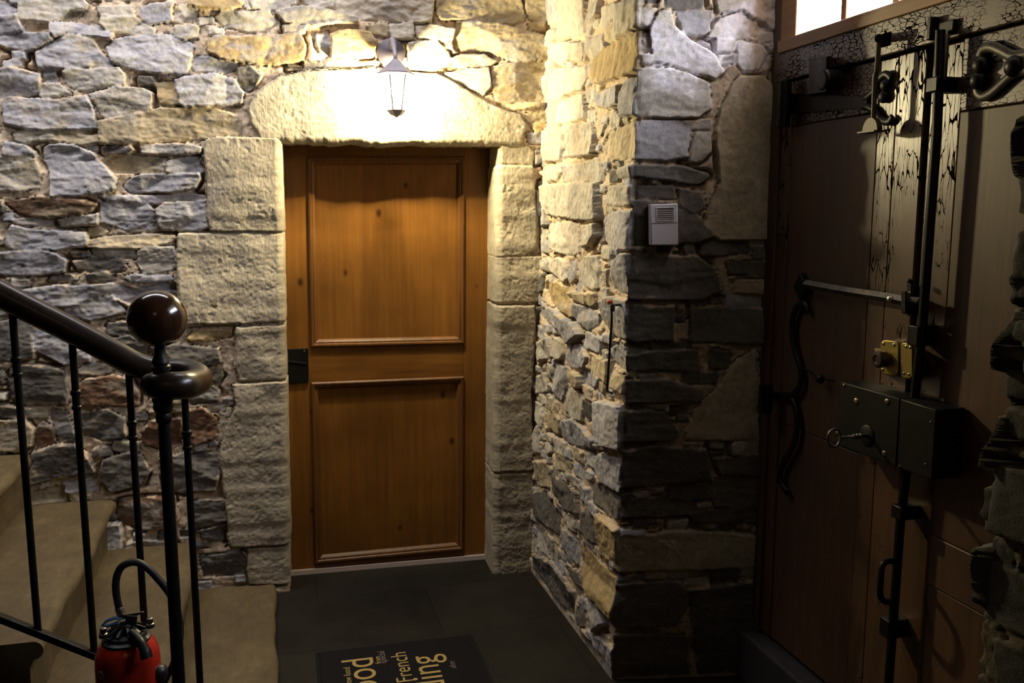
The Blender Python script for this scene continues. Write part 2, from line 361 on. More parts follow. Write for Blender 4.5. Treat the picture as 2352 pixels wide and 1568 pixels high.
def autofill(stones, a_rng, b_rng, seed, blocked=None, sizes=((.26, .10), (.18, .075), (.12, .05), (.075, .032), (.045, .022)), types='gggbbtd', tries=2600):
    """set further stones of falling size wherever the wall still has room"""
    r = random.Random(seed); c = .01; na = int((a_rng[1]-a_rng[0])/c); nb = int((b_rng[1]-b_rng[0])/c)
    A, B = np.meshgrid(a_rng[0]+(np.arange(na)+.5)*c, b_rng[0]+(np.arange(nb)+.5)*c, indexing='ij'); occ = np.zeros((na, nb), bool)
    for ty, poly in stones: occ |= sdf(A, B, poly) > -.003
    if blocked is not None: occ |= blocked(A, B)
    out = []
    for sw, sh in sizes:
        for _ in range(tries):
            w = sw*r.uniform(.65, 1.3); hh = sh*r.uniform(.7, 1.3); a = r.uniform(a_rng[0]-w*.3, a_rng[1]-w*.5); b = r.uniform(b_rng[0]-.01, b_rng[1]-hh*.5)
            i0 = max(int((a-a_rng[0])/c), 0); i1 = int((a+w-a_rng[0])/c)+1; j0 = max(int((b-b_rng[0])/c), 0); j1 = int((b+hh-b_rng[0])/c)+1
            if occ[i0:i1, j0:j1].any(): continue
            occ[i0:i1, j0:j1] = True; k = .16
            P = [(0, 0), (.5, -.03), (1, 0), (1.02, .5), (1, 1), (.5, 1.03), (0, 1), (-.02, .5)]
            out.append((r.choice(types), [(a+w*(p+r.uniform(-k*.35, k*.35)*hh/w*2), b+hh*(q+r.uniform(-k, k)*.7)) for p, q in P]))
    return out
def grid_mesh(name, P, col, keep, mat, parent=None):
    na, nb = P.shape[:2]; idx = np.arange(na*nb).reshape(na, nb)
    k = keep[:-1, :-1] & keep[1:, :-1] & keep[1:, 1:] & keep[:-1, 1:]
    q = np.stack([idx[:-1, :-1], idx[1:, :-1], idx[1:, 1:], idx[:-1, 1:]], -1)[k]
    used = np.zeros(na*nb, bool); used[q.ravel()] = True; new = np.cumsum(used) - 1; q = new[q]; V = P.reshape(-1, 3)[used]; Cc = col.reshape(-1, 3)[used]
    me = bpy.data.meshes.new(name); me.vertices.add(len(V)); me.vertices.foreach_set('co', V.astype(np.float32).ravel())
    me.loops.add(len(q)*4); me.loops.foreach_set('vertex_index', q.astype(np.int32).ravel())
    me.polygons.add(len(q)); me.polygons.foreach_set('loop_start', np.arange(len(q), dtype=np.int32)*4)
    me.update(calc_edges=True); me.polygons.foreach_set('use_smooth', np.ones(len(q), bool))
    at = me.color_attributes.new('Col', 'FLOAT_COLOR', 'POINT'); at.data.foreach_set('color', np.concatenate([Cc, np.ones((len(Cc), 1))], 1).astype(np.float32).ravel())
    me.materials.append(mat); o = bpy.data.objects.new(name, me); link(o, parent); return o
def parse(txt, conv):
    out = []
    for ln in txt.split('\n'):
        t = ln.split()
        if len(t) < 4: continue
        out.append((t[0], [conv(*map(float, q.split(','))) for q in t[1:]]))
    return out
def cb(x, y): p = onb(x, y); return ((p - BW0) @ BD, p[2])
def cr(x, y): p = onr(x, y); return (3.705 - p[1], p[2])
def ce(x, y): p = one(x, y); return ((p - E0 - UE*p[2]) @ ED, p[2])

# outlines of the stones, read off the photograph (kind, then corners)
BACK = """
g 0,5 14,8 45,25 44,33 0,37
g 10,-12 62,-12 60,0 50,9 28,10
b 46,15 60,3 120,-12 190,0 205,15 200,25 165,28 140,48 118,53 75,48 52,48 44,30
g 0,39 42,37 57,72 0,82
t 145,48 160,29 187,33 180,42 157,52
g 120,58 150,53 230,62 262,80 258,90 210,84 160,78 130,86 118,74
g 0,84 60,78 118,80 122,92 85,113 60,115 15,110 0,104
b 225,18 300,17 310,36 262,38 230,36
b 235,40 305,39 340,55 357,70 355,80 300,80 240,68 232,58
g 325,22 345,12 400,8 392,22 398,48 345,56 327,45
g 85,122 110,105 160,82 215,92 235,120 262,155 200,158 90,157
g 248,110 265,92 330,84 380,81 425,95 445,105 440,140 430,172 370,168 330,165 290,155 258,142
g 0,158 30,158 92,172 94,190 88,215 40,220 0,224
g 98,160 125,158 135,190 112,192 105,180
b 92,200 105,192 140,195 165,215 140,218 105,228 92,222
b 150,165 165,159 275,158 290,175 288,196 250,200 195,210 172,205 155,190
g 13,230 30,223 60,228 130,232 203,222 218,262 222,295 140,298 70,298 15,284 12,250
b 212,220 270,200 330,205 350,215 348,250 300,262 245,275 232,262
o 357,190 398,188 412,240 370,248
t 228,282 245,278 360,252 460,246 520,258 545,270 556,295 545,315 480,318 420,322 300,330 233,330
g 405,187 430,180 495,172 540,185 560,215 555,238 510,242 430,246 414,240
b 33,305 60,300 122,302 124,322 60,327 35,322
t 126,304 228,300 230,325 190,332 126,323
g 14,328 60,334 82,350 85,360 45,360 12,356
b 0,362 20,360 85,366 93,400 92,430 50,438 0,438
g 105,340 120,333 170,335 215,352 245,385 268,415 265,432 240,442 190,450 120,450 118,400 103,365
e 235,338 300,335 310,345 290,356 240,352
b 322,336 340,333 430,332 465,340 462,352 400,356 330,354
t 242,370 260,361 310,358 380,370 378,395 330,398 258,394 245,382
g 385,374 410,365 460,362 477,385 470,397 385,396
g 287,430 305,410 330,401 420,399 460,397 462,412 450,430 410,440 330,440 300,440
r 15,462 95,453 190,459 225,470 215,480 185,492 120,500 60,495 42,485
g 232,452 330,450 440,446 478,450 470,460 420,464 330,465 250,460
g 232,467 250,462 340,468 355,485 365,530 300,530 270,520 233,510
g 359,482 380,467 440,462 478,458 478,520 460,528 370,528 363,510
b 35,505 60,501 120,503 121,517 60,518 35,512
b 135,506 175,499 228,490 228,512 190,516 140,518
g 15,545 30,521 60,525 120,530 200,535 203,562 160,568 90,575 30,572 15,562
t 206,526 235,521 250,532 240,539 202,539
t 206,551 260,542 340,539 400,541 405,548 380,560 330,568 240,570 204,566
g -30,580 60,577 130,580 155,600 150,622 100,628 40,632 -30,628
b 213,573 300,573 315,580 313,591 230,590 215,583
e 165,580 205,577 210,589 170,589
e 172,600 220,593 280,593 295,612 280,622 230,622 180,618
b 319,576 350,566 400,569 408,590 405,615 370,625 330,628 316,606
e 120,636 165,629 182,640 160,645 115,643
e 203,631 240,623 265,631 262,645 205,643
g 286,637 310,629 395,633 398,640 370,648 300,645
g 35,668 150,655 260,652 318,668 328,660 405,650 412,700 330,706 285,690 260,676 205,686 185,700 100,704 60,700
g 150,704 205,690 258,680 290,715 210,734 150,722
e -20,745 20,735 75,725 90,780 80,820 -20,830
g 65,752 110,765 170,760 205,800 210,825 150,835 85,805 70,790
e 180,852 205,829 260,836 268,850 240,860 190,857
e 25,845 50,838 120,840 150,850 155,925 60,928 30,915 22,870
r 185,882 200,869 260,863 300,870 320,900 320,928 190,925
e -20,930 60,936 110,945 110,955 40,960 -20,950
t -20,962 60,962 80,982 75,1020 40,1035 -20,1030
r 90,980 105,966 125,985 128,1010 90,1025
e 120,937 155,945 170,985 190,1010 140,1012 125,970
e 190,947 250,936 290,960 290,1000 240,1010 195,990
e 80,1037 130,1019 175,1016 210,1050 220,1080 150,1090 100,1100 70,1110
e 240,1052 300,1036 330,1046 345,1080 330,1110 260,1125 230,1100
e 370,1052 430,1036 500,1040 505,1080 495,1120 420,1130 380,1120
e 255,776 300,770 345,790 335,810 270,800
e 350,796 400,788 500,800 510,830 440,844 360,836
o 432,775 445,758 500,756 535,756 530,770 490,780 440,781
e 440,856 510,849 512,860 500,875 455,870
e 440,896 490,884 505,896 500,920 440,925 435,905
r 430,942 470,936 500,960 495,1000 450,1020 420,1000
r 275,1150 340,1140 400,1140 410,1190 330,1212 270,1190
e 440,1150 520,1140 525,1190 460,1208 440,1180
e 460,1272 560,1266 575,1276 560,1315 470,1320
e 460,1216 520,1200 525,1235 470,1240
r 330,985 350,962 418,955 415,1020 370,1030 330,1010
o 433,18 445,-10 540,-10 556,14 530,25 480,22
b 545,-10 560,-12 574,22 566,23
b 566,-10 680,-10 682,8 650,20 615,25 580,18
b 688,-10 768,-10 768,20 735,22 700,12
p 771,-14 995,-14 988,50 960,55 880,46 830,45 790,33 770,25
b 402,22 420,12 453,24 450,48 402,50
g 457,45 490,42 493,55 460,58
b 402,62 440,58 456,62 455,88 425,92 402,85
b 496,42 510,28 560,30 620,28 632,50 615,72 570,75 545,68 515,60
b 636,28 680,16 760,28 815,42 820,55 770,55 720,60 690,55 655,50
b 652,60 690,57 705,62 700,75 655,78
o 478,95 500,86 560,90 620,83 690,81 702,105 695,138 650,145 600,149 550,140 510,135 480,120
g 727,82 755,74 757,130 745,135 728,105
o 762,80 800,70 850,79 862,100 855,128 800,133 762,131
t 840,62 880,56 892,60 890,85 860,82
g 445,132 470,130 540,144 545,158 520,168 450,165 440,148
e 547,160 575,155 600,175 590,198 570,213 550,195
b 897,57 945,56 950,80 945,91 900,91 896,72
p 953,63 985,59 1042,71 1038,92 1010,93 960,88
t 997,-14 1190,-14 1200,25 1205,46 1180,56 1140,54 1090,48 1010,47 1000,20
t 1047,54 1080,52 1140,57 1215,76 1262,90 1262,133 1240,138 1190,144 1120,120 1060,112 1042,100
t 1203,-14 1285,-14 1290,40 1250,48 1215,44 1205,20
o 1213,54 1248,52 1250,76 1216,70
p 1035,137 1060,127 1110,127 1140,142 1128,151 1070,154 1042,148
t 1130,157 1160,147 1230,140 1262,152 1268,185 1262,223 1230,233 1180,238 1142,233 1128,210
p 1022,171 1070,160 1120,157 1124,200 1110,218 1070,200 1034,182
t 1142,242 1235,235 1240,245 1180,254 1150,250
p 937,102 1000,95 1030,120 1035,148 1000,163 942,158
t 1197,264 1260,259 1250,279 1212,281
o 1216,285 1250,282 1252,300 1230,305
g 1206,307 1250,306 1253,327 1212,330
g 1226,346 1252,343 1252,370 1229,376
g 1229,440 1250,437 1252,470 1236,498 1229,480
e 1221,706 1243,702 1243,752 1223,750
"""
RET = """
p 1285,78 1298,40 1290,-12 1355,-12 1350,40 1350,75 1330,82 1297,84
p 1358,5 1378,-12 1382,30 1370,50 1359,45
p 1386,20 1428,7 1433,30 1400,64 1390,70
b 1437,10 1488,5 1488,40 1482,60 1435,85 1434,50
p 1356,52 1367,54 1365,80 1357,88
p 1270,110 1300,94 1312,97 1314,130 1305,148 1280,145 1266,125
p 1322,100 1344,100 1348,120 1341,138 1322,137 1318,112
p 1353,95 1390,80 1400,95 1403,105 1385,138 1362,132 1354,112
t 1404,66 1430,44 1431,88 1412,98 1402,90
o 1382,122 1410,107 1440,88 1488,74 1482,110 1480,160 1430,178 1387,193 1377,160
p 1268,160 1302,155 1303,195 1303,215 1290,233 1266,220 1268,182
p 1307,160 1350,152 1356,180 1350,203 1311,214
p 1292,232 1330,217 1353,217 1356,268 1320,278 1282,283 1286,256
g 1380,216 1410,207 1438,198 1436,238 1402,248 1382,243
g 1442,215 1452,187 1476,170 1478,215 1470,265 1442,268
b 1407,266 1420,252 1433,275 1428,289 1407,293
p 1258,302 1298,293 1300,335 1296,368 1259,370
p 1320,292 1368,283 1376,310 1376,352 1337,358 1317,358
t 1395,330 1407,306 1440,288 1480,277 1480,330 1476,365 1422,364 1400,354
t 1377,287 1396,292 1393,310 1381,318
p 1251,397 1288,381 1298,396 1288,413 1262,416
p 1302,382 1344,375 1346,413 1302,418
b 1350,372 1380,364 1393,396 1390,416 1352,416
d 1412,392 1429,388 1431,413 1414,417
b 1440,387 1478,377 1474,405 1442,411
p 1254,427 1315,424 1383,422 1386,503 1330,503 1315,498 1272,493 1257,460
p 1402,432 1420,427 1470,432 1470,468 1442,471 1404,468 1397,455
p 1277,512 1300,508 1338,514 1340,578 1325,585 1292,578 1277,568
b 1347,521 1383,515 1383,540 1368,563 1347,567
g 1390,512 1402,492 1440,484 1468,492 1468,530 1455,568 1407,570 1394,550
b 1245,531 1260,522 1268,540 1258,553 1247,547
b 1247,601 1260,590 1270,602 1264,623 1252,616
p 1277,602 1290,593 1308,602 1313,640 1308,648 1290,638 1277,620
g 1317,602 1333,595 1333,640 1320,652 1314,635
b 1339,602 1356,590 1383,590 1388,625 1393,658 1370,666 1347,650 1337,630
g 1412,640 1422,602 1442,583 1466,592 1464,630 1458,675 1432,668 1417,655
b 1394,622 1404,620 1398,658
d 1246,632 1257,630 1253,668 1248,672
o 1264,652 1285,647 1308,662 1323,728 1300,713 1267,693 1260,670
t 1322,672 1378,674 1380,698 1365,703 1332,689
g 1330,698 1350,703 1386,722 1383,743 1360,758 1332,734 1327,715
g 1392,692 1412,682 1460,692 1460,730 1441,775 1417,768 1393,730
g 1245,707 1268,707 1328,742 1343,768 1320,787 1290,753 1247,724
b 1245,787 1268,778 1273,818 1250,827
g 1312,792 1338,793 1358,820 1348,847 1317,843 1307,820
g 1407,802 1432,788 1465,820 1455,845 1427,843 1412,825
b 1237,867 1258,857 1263,898 1237,902
g 1282,837 1308,843 1308,890 1298,922 1277,890
g 1342,842 1388,872 1378,888 1342,878
t 1417,857 1446,852 1444,890 1434,905 1415,888
g 1387,922 1442,917 1444,960 1436,1020 1388,1013 1387,962
g 1297,967 1328,963 1373,1011 1368,1028 1312,1018 1297,990
d 1347,918 1373,932 1376,962 1357,967 1347,940
b 1232,982 1248,978 1248,1038 1232,1038
t 1237,1057 1268,1062 1268,1118 1242,1113
t 1272,1022 1298,1042 1322,1062 1318,1087 1292,1078
g 1327,1063 1348,1063 1348,1107 1332,1088
g 1387,1042 1436,1033 1444,1080 1434,1120 1397,1108 1383,1080
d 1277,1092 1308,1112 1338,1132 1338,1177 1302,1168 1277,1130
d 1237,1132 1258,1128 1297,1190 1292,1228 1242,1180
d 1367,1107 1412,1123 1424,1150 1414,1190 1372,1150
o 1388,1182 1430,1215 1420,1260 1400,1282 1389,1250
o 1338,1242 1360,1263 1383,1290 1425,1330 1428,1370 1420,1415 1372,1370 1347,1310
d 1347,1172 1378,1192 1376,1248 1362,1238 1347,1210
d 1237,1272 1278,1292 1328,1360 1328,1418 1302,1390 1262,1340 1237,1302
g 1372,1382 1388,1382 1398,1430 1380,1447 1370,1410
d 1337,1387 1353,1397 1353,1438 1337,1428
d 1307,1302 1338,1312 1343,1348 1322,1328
g 1367,1442 1400,1472 1422,1500 1418,1540 1382,1488
"""
EMB = """
g 1552,27 1632,28 1628,70 1618,79 1570,77
b 1488,18 1505,20 1500,62 1485,75 1484,40
b 1512,32 1532,24 1545,62 1580,92 1640,130 1658,165 1640,180 1590,166 1540,152 1502,140 1498,80
b 1627,85 1650,47 1700,30 1738,52 1738,78 1700,90 1650,85
b 1645,-14 1802,-14 1805,55 1772,68 1745,46 1700,22 1650,30
w 1690,102 1700,97 1750,107 1763,125 1740,163 1702,163 1690,150
b 1478,152 1520,162 1580,172 1620,192 1630,248 1600,268 1530,268 1477,265 1475,200
g 1474,282 1568,277 1580,300 1576,358 1520,368 1472,357
b 1587,332 1598,303 1630,303 1630,348 1610,370 1583,370
b 1572,278 1630,274 1630,296 1578,298
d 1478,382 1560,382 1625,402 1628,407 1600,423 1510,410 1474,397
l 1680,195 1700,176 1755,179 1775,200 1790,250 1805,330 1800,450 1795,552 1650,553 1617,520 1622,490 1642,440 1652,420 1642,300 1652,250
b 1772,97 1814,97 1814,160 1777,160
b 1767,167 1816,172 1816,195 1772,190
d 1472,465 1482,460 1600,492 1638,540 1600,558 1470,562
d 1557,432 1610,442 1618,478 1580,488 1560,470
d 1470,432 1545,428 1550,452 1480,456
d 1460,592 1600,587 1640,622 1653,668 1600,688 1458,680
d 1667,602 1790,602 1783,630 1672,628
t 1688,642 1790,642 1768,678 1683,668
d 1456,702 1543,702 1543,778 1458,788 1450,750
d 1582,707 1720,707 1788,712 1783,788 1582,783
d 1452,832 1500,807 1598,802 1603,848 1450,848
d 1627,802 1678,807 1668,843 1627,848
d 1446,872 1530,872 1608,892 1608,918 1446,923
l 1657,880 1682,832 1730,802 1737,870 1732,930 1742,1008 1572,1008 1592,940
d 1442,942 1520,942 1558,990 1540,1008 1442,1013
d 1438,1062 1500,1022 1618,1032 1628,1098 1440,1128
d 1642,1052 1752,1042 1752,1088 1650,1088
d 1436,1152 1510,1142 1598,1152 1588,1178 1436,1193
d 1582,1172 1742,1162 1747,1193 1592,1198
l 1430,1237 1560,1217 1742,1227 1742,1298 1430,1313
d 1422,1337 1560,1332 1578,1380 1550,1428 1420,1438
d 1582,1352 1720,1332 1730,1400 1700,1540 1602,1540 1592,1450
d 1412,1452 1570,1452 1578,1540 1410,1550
"""
def extend_corner(stones, s_edge, sgn, tol=.028):
    return [(t, [((s_edge + sgn*.2) if sgn*(s_edge - a) < tol else a, b) for a, b in p]) for t, p in stones]

# door surround stones
LINTEL = """
l 640,326 600,312 578,285 571,250 590,215 640,180 700,168 850,160 1000,172 1030,185 1080,215 1130,245 1190,265 1206,290 1196,315 1150,336 890,340 640,340
"""
JAMB_L = """
l 475,324 500,318 615,318 638,322 639,532 485,530 477,500 478,420 470,360
l 412,537 640,534 642,737 540,740 420,742 412,650 408,600
l 545,749 642,745 644,871 550,871 542,840 545,790
l 535,880 645,875 655,1250 530,1250 520,1150 505,1040 520,980 545,930
l 570,1256 655,1252 663,1356 575,1335 570,1310
"""
JAMB_R = """
l 1147,337 1213,336 1225,352 1222,377 1147,379
l 1147,383 1220,383 1225,440 1230,520 1225,570 1200,587 1147,587
l 1147,591 1240,589 1250,640 1245,690 1147,696
l 1147,699 1225,701 1222,800 1215,900 1220,1074 1143,1077
l 1143,1081 1222,1080 1226,1305 1222,1312 1132,1316
"""
ZT = 1.886                                               # underside of the lintel
eL = [cb(639, 330), cb(661, 1352)]; eR = [cb(1147, 345), cb(1136, 1311)]
def edge(e, z): return e[0][0] + (z - e[0][1]) * (e[1][0] - e[0][0]) / (e[1][1] - e[0][1])
lint = parse(LINTEL, cb); jl = parse(JAMB_L, cb); jr = parse(JAMB_R, cb)
UB = (-1.55, 1.24); ZB = (0.0, 2.95)
def build_back():
    R = .0045; A, B = np.meshgrid(np.arange(UB[0], UB[1], R), np.arange(ZB[0], ZB[1], R), indexing='ij')
    hand = parse(BACK, cb); solid = [('x', p) for t, p in lint + jl + jr]
    op = lambda a, b: (a > edge(eL, b) - .01) & (a < edge(eR, b) + .01) & (b < ZT + .01)
    fill = autofill(hand + solid, UB, ZB, 11, op)
    h, c, _ = field(A, B, hand + fill, 5)
    for t, p in solid: h[sdf(A, B, p) > .004] = -.03
    P = BW0 + A[..., None]*BD + np.array([0, 0, 1.0])*B[..., None] + h[..., None]*BN
    keep = ~((A > edge(eL, B) - .035) & (A < edge(eR, B) + .035) & (B < ZT + .05))
    o = grid_mesh('wall_back', P, c, keep, M['rubble']); o['kind'] = 'structure'
    o['label'] = 'back wall of grey rubble stone in tan mortar'
build_back()

DEPTH = .20
def surround(name, stones, side, label, off=.012):
    """dressed stones with a face on the wall and a return into the doorway (side -1 left jamb, +1 right jamb, 0 lintel)"""
    R = .004
    pts = np.array([q for t, p in stones for q in p]); lo = pts.min(0) - .02; hi = pts.max(0) + .02
    if side == 0:
        A, S = np.meshgrid(np.arange(lo[0], hi[0], R), np.arange(0, (hi[1]-ZT)+DEPTH, R), indexing='ij')
        top = hi[1]; s_e = top - ZT; Bv = top - S
        st = [(t, [(a, b if b > ZT + .012 else ZT - .4) for a, b in p]) for t, p in stones]
        h, c, best = field(A, Bv[:, ::-1], st, 61, .6); h = h[:, ::-1]; c = c[:, ::-1]; best = best[:, ::-1]
        wav = .006*vn(A*14, A*0, 3) + .003*vn(A*45, A*0, 4); h = h + off
        d = np.maximum(S - s_e, 0); Z = np.maximum(Bv, ZT)
        w = sstep(-.008, .008, S - s_e)[..., None]; nrm = BN*(1-w) + np.array([0, 0, -1.0])*w
        hh = np.where(S > s_e, h*.25, h)
        P = BW0 + A[..., None]*BD - d[..., None]*BN + np.stack([0*Z, 0*Z, Z + wav*sstep(-.06, 0, S - s_e)], -1) + hh[..., None]*nrm
        inr = (A > edge(eL, ZT) - .03) & (A < edge(eR, ZT) + .03)
        keep = (best > -.003) & ((S < s_e + .004) | inr)
    else:
        e = eL if side < 0 else eR
        zs = np.arange(0, hi[1], R); q = [((a - edge(e, b)) * (-side), b) for a, b in []]
        # s runs from the outer edge to the opening edge (s = 0), then into the doorway (s > 0)
        W_ = max(abs(lo[0]-edge(e, 1)), abs(hi[0]-edge(e, 1))) + .05
        S, B = np.meshgrid(np.arange(-W_, DEPTH, R), zs, indexing='ij')
        st = []
        for t, p in stones:
            st.append((t, [((lambda s: s if s < -.014 else .5)((edge(e, b) - a) * side if side > 0 else (a - edge(e, b))), b) for a, b in p]) if side < 0 else
                      (t, [((lambda s: s if s < -.014 else .5)(edge(e, b) - a), b) for a, b in p]))
        h, c, best = field(S, B, st, 71 + side, .6); h = h + off + .003*vn(S*0, B*30, 8)
        din = np.array(BD) * (1 if side < 0 else -1)            # direction towards the opening
        fr = np.minimum(S, 0); dd = np.maximum(S, 0); w = sstep(-.010, .010, S)[..., None]
        nrm = BN*(1-w) + din*w; hh = np.where(S > 0, h*.45, h)
        base = edge(e, B)
        P = BW0 + (base[..., None])*BD + fr[..., None]*din - dd[..., None]*BN + np.array([0, 0, 1.0])*B[..., None] + hh[..., None]*nrm
        keep = best > -.003
        keep |= (S > -.05) & (B < hi[1]-.02)
    o = grid_mesh(name, P, c, keep, M['ashlar']); o['kind'] = 'structure'; o['label'] = label
surround('trim_1', lint, 0, 'humped limestone lintel over the panelled inner door')
surround('trim_2', jl, -1, 'left limestone jamb blocks beside the panelled inner door')
surround('trim_3', jr, 1, 'right limestone jamb blocks beside the panelled inner door')

def wrap_wall(name, label, path, zr, stones, seed, R, relief, types, lean=0.0, wash=(), rnd=.006, mort=1.0, mc=MORTAR, lay=((14, 34), (14, 34))):
    """masonry running round one vertical corner; path = three plan points"""
    p = [np.array(q, float) for q in path]; d1 = p[1]-p[0]; L1 = np.linalg.norm(d1); d1 /= L1; d2 = p[2]-p[1]; L2 = np.linalg.norm(d2); d2 /= L2
    n1 = np.array([d1[1], -d1[0]]); n2 = np.array([d2[1], -d2[0]])
    S, B = np.meshgrid(np.arange(0, L1+L2, R), np.arange(zr[0], zr[1], R), indexing='ij')
    first, second = stones
    f1 = autofill(first, (0, L1), zr, seed+1, None, types=types[0]); f2 = autofill(second, (0, L2), zr, seed+2, None, types=types[1])
    s1 = extend_corner(first + f1, L1, 1); s2 = [(t, [(a + L1, b) for a, b in q]) for t, q in extend_corner(second + f2, 0.0, -1)]
    h1, c1, _ = field(S, B, s1, seed, relief, mort, mc, lay=lay[0]); h2, c2, _ = field(S, B, s2, seed+5, relief*.6, mort, mc*.72, lay=lay[1])
    k = S < L1; h = np.where(k, h1, h2); c = np.where(k[..., None], c1, c2)
    for poly in wash:                       # remains of limewash, with its own ragged outline
        sdw = sdf(S - L1, B, np.asarray(poly)) + .05*fbm(S*9, B*9, seed+70, 4, .6); f = (sstep(0, .03, sdw) * sstep(-.35, .25, fbm(S*22, B*22, seed+71, 4, .65) + .25) * (S > L1))[..., None]
        c = c*(1-f) + np.array((.72, .69, .72))*f
    h = h - .005*np.exp(-((S-L1)/.010)**2) * np.clip(.6 + 1.8*fbm(B*22, B*0, seed+61, 3), 0, 2)
    foot = sstep(.0, .055, B); h = h*foot + .012*(1-foot)              # the plinth is trimmed straight along the tiles
    tn = math.tan(.5*math.acos(float(np.clip(d1 @ d2, -1, 1)))); rampw = .07
    plan = np.where(k[..., None], p[0] + S[..., None]*d1, p[1] + (S-L1)[..., None]*d2)
    sh_ = np.where(k, h*tn*np.clip(1-(L1-S)/rampw, 0, 1), -h*tn*np.clip(1-(S-L1)/rampw, 0, 1))[..., None]
    plan = plan + np.where(k[..., None], n1, n2)*h[..., None] + np.where(k[..., None], d1, d2)*sh_; plan[..., 0] += lean*B
    P = np.concatenate([plan, B[..., None]], -1)
    o = grid_mesh(name, P, c, np.ones(S.shape, bool), M['rubble']); o['kind'] = 'structure'; o['label'] = label
    return o
XE = E0[:2] + ED[:2]*.50
wrap_wall('wall_right', 'right stone wall turning into the splayed reveal of the street door', [(XR, 3.705), E0[:2], XE], (0.0, 2.95),
          (parse(RET, cr), parse(EMB, ce)), 31, .0045, .85, ('ggbbt', 'dddbg'), lay=((30, 15), (14, 26)), lean=LEAN,
          wash=[[ce(*q) for q in ((1486,10),(1545,60),(1600,90),(1640,55),(1700,20),(1760,-40),(1815,-30),(1812,50),(1760,165),(1700,165),(1660,190),(1620,185),(1590,235),(1500,215),(1478,120))]])
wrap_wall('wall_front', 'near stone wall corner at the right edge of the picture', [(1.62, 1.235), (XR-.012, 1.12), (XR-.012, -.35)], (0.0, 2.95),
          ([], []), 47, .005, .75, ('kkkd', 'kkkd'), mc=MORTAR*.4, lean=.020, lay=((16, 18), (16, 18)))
# masonry over the street door opening
obj('wall_above', MB().box((1.125, 1.1, 2.62), (1.75, 2.70, 2.95)), M['plaster'], kind='structure', label='masonry above the street door opening')

# ------------------------------------------------------------------ floor, stairs
obj('floor', MB().box((-2.6, -1.2, -.05), (1.75, 4.2, 0.0)), M['floor'], kind='structure', label='dark slate tile floor')
YS = 2.52                                                # outer end of the steps
st_root = thing('stairs', 'worn limestone staircase climbing to the left behind the iron railing', None, (-.5, 3.1, 0), kind='structure')
NX = [-.02, -.322, -.626, -.923, -1.225]; NZ = [.044, .256, .458, .666, .872]
rs = random.Random(3)
for i, (x, z) in enumerate(zip(NX, NZ)):
    # profile in X-Z with a rounded, projecting nosing
    zb = -.002 if i == 0 else NZ[i-1] - .03; nose = .035 if i else 0.0; rr = .026 if i else .016
    pr = [(x - .62, zb), (x - nose - .004, zb), (x - nose - .002, z - .075 if i else zb+.01)]
    for k in range(9):
        a = -pi/2 + pi*k/8; pr.append((x - rr + rr*cos(a), z - rr + rr*sin(a)))
    pr.append((x - .62, z + .004))
    ys = np.linspace(YS, 3.83, 22); vs = []; n = len(pr)
    for j, y in enumerate(ys):
        t = (y - YS)/(3.83 - YS); sag = -.012*math.sin(pi*t) * (1 if i else .3)      # hollow worn in the middle of the tread
        wob = .004*math.sin(y*9 + i*2) + .003*math.sin(y*23 + i)
        for (px, pz) in pr:
            top = 1.0 if pz > z - .05 else 0.0
            vs.append((px + wob*(px > x - .1), y, pz + sag*top))
    fs = [tuple(range(n)), tuple(range((len(ys)-1)*n, len(ys)*n))[::-1]] + [(j*n+k, j*n+(k+1) % n, (j+1)*n+(k+1) % n, (j+1)*n+k) for j in range(len(ys)-1) for k in range(n)]
    obj('step', MB().add(vs, fs), M['step'], st_root, 50)

# ------------------------------------------------------------------ inner panelled door
DL = .165                                                # how far the leaf sits behind the wall face
def dl(x, y, o=0.0): return onb(x, y, -DL + o)
d1 = thing('door_1', 'panelled brown pine inner door under the stone lintel', None, dl(880, 1300), kind='structure')
def board(name, q, mat, lo=-.035, hi=0.0, bev=.003, par=d1, f=dl):
    a = [f(x, y, lo) for x, y in q]; b = [f(x, y, hi) for x, y in q]; return obj(name, MB().prismpts(a, b), mat, par, 35, bev)
board('stile', [(628, 300), (706, 300), (724, 1304), (640, 1311)], M['pine'])
board('stile', [(1066, 300), (1150, 300), (1140, 1269), (1062, 1275)], M['pine'])
board('rail', [(706.5, 300), (1065.5, 300), (1065.3, 362), (707, 364)], M['pine_cross'], bev=.002)
board('rail', [(713.5, 796), (1064, 788), (1063.6, 866), (715.4, 880)], M['pine_cross'], bev=.002)
board('rail', [(723.3, 1291), (1062.2, 1258), (1062, 1275), (724, 1304)], M['pine_cross'], bev=.002)
board('panel', [(706, 362), (1067, 360), (1065, 790), (714, 798)], M['pine'], -.035, -.010, 0)
board('panel', [(714, 878), (1065, 864), (1063, 1262), (724, 1294)], M['pine'], -.035, -.010, 0)
prof = [(0, -.004), (.001, .010), (.006, .014), (.012, .013), (.016, .006), (.021, .007), (.026, .004), (.031, -.004), (.034, -.010)]
for q in ([(705, 361), (1067, 359), (1065.5, 789), (713.5, 797)], [(714, 877), (1065, 863), (1063, 1261), (723.5, 1293)]):
    obj('moulding', MB().ring([dl(*p) for p in q], prof, BN), M['pine_moulding'], d1, 30)
lk = board('lock_plate', [(642, 803), (708, 799), (709, 878), (646, 884)], M['dark_iron'], 0, .010, .002)
obj('bolt_slot', MB().tube([dl(650, 828, .011), dl(704, 835, .011)], .0035, 8), M['iron'], lk)
for q in ((699, 806), (650, 868)): obj('screw', MB().sphere(dl(*q, .010), .004, BN, .5, 10, 6), M['screw'], lk)
ta, tb = edge(eL, 0) - .02, edge(eR, 0) + .02
def th(u, d, z): return BW0 + BD*u - BN*d + np.array([0, 0, z])
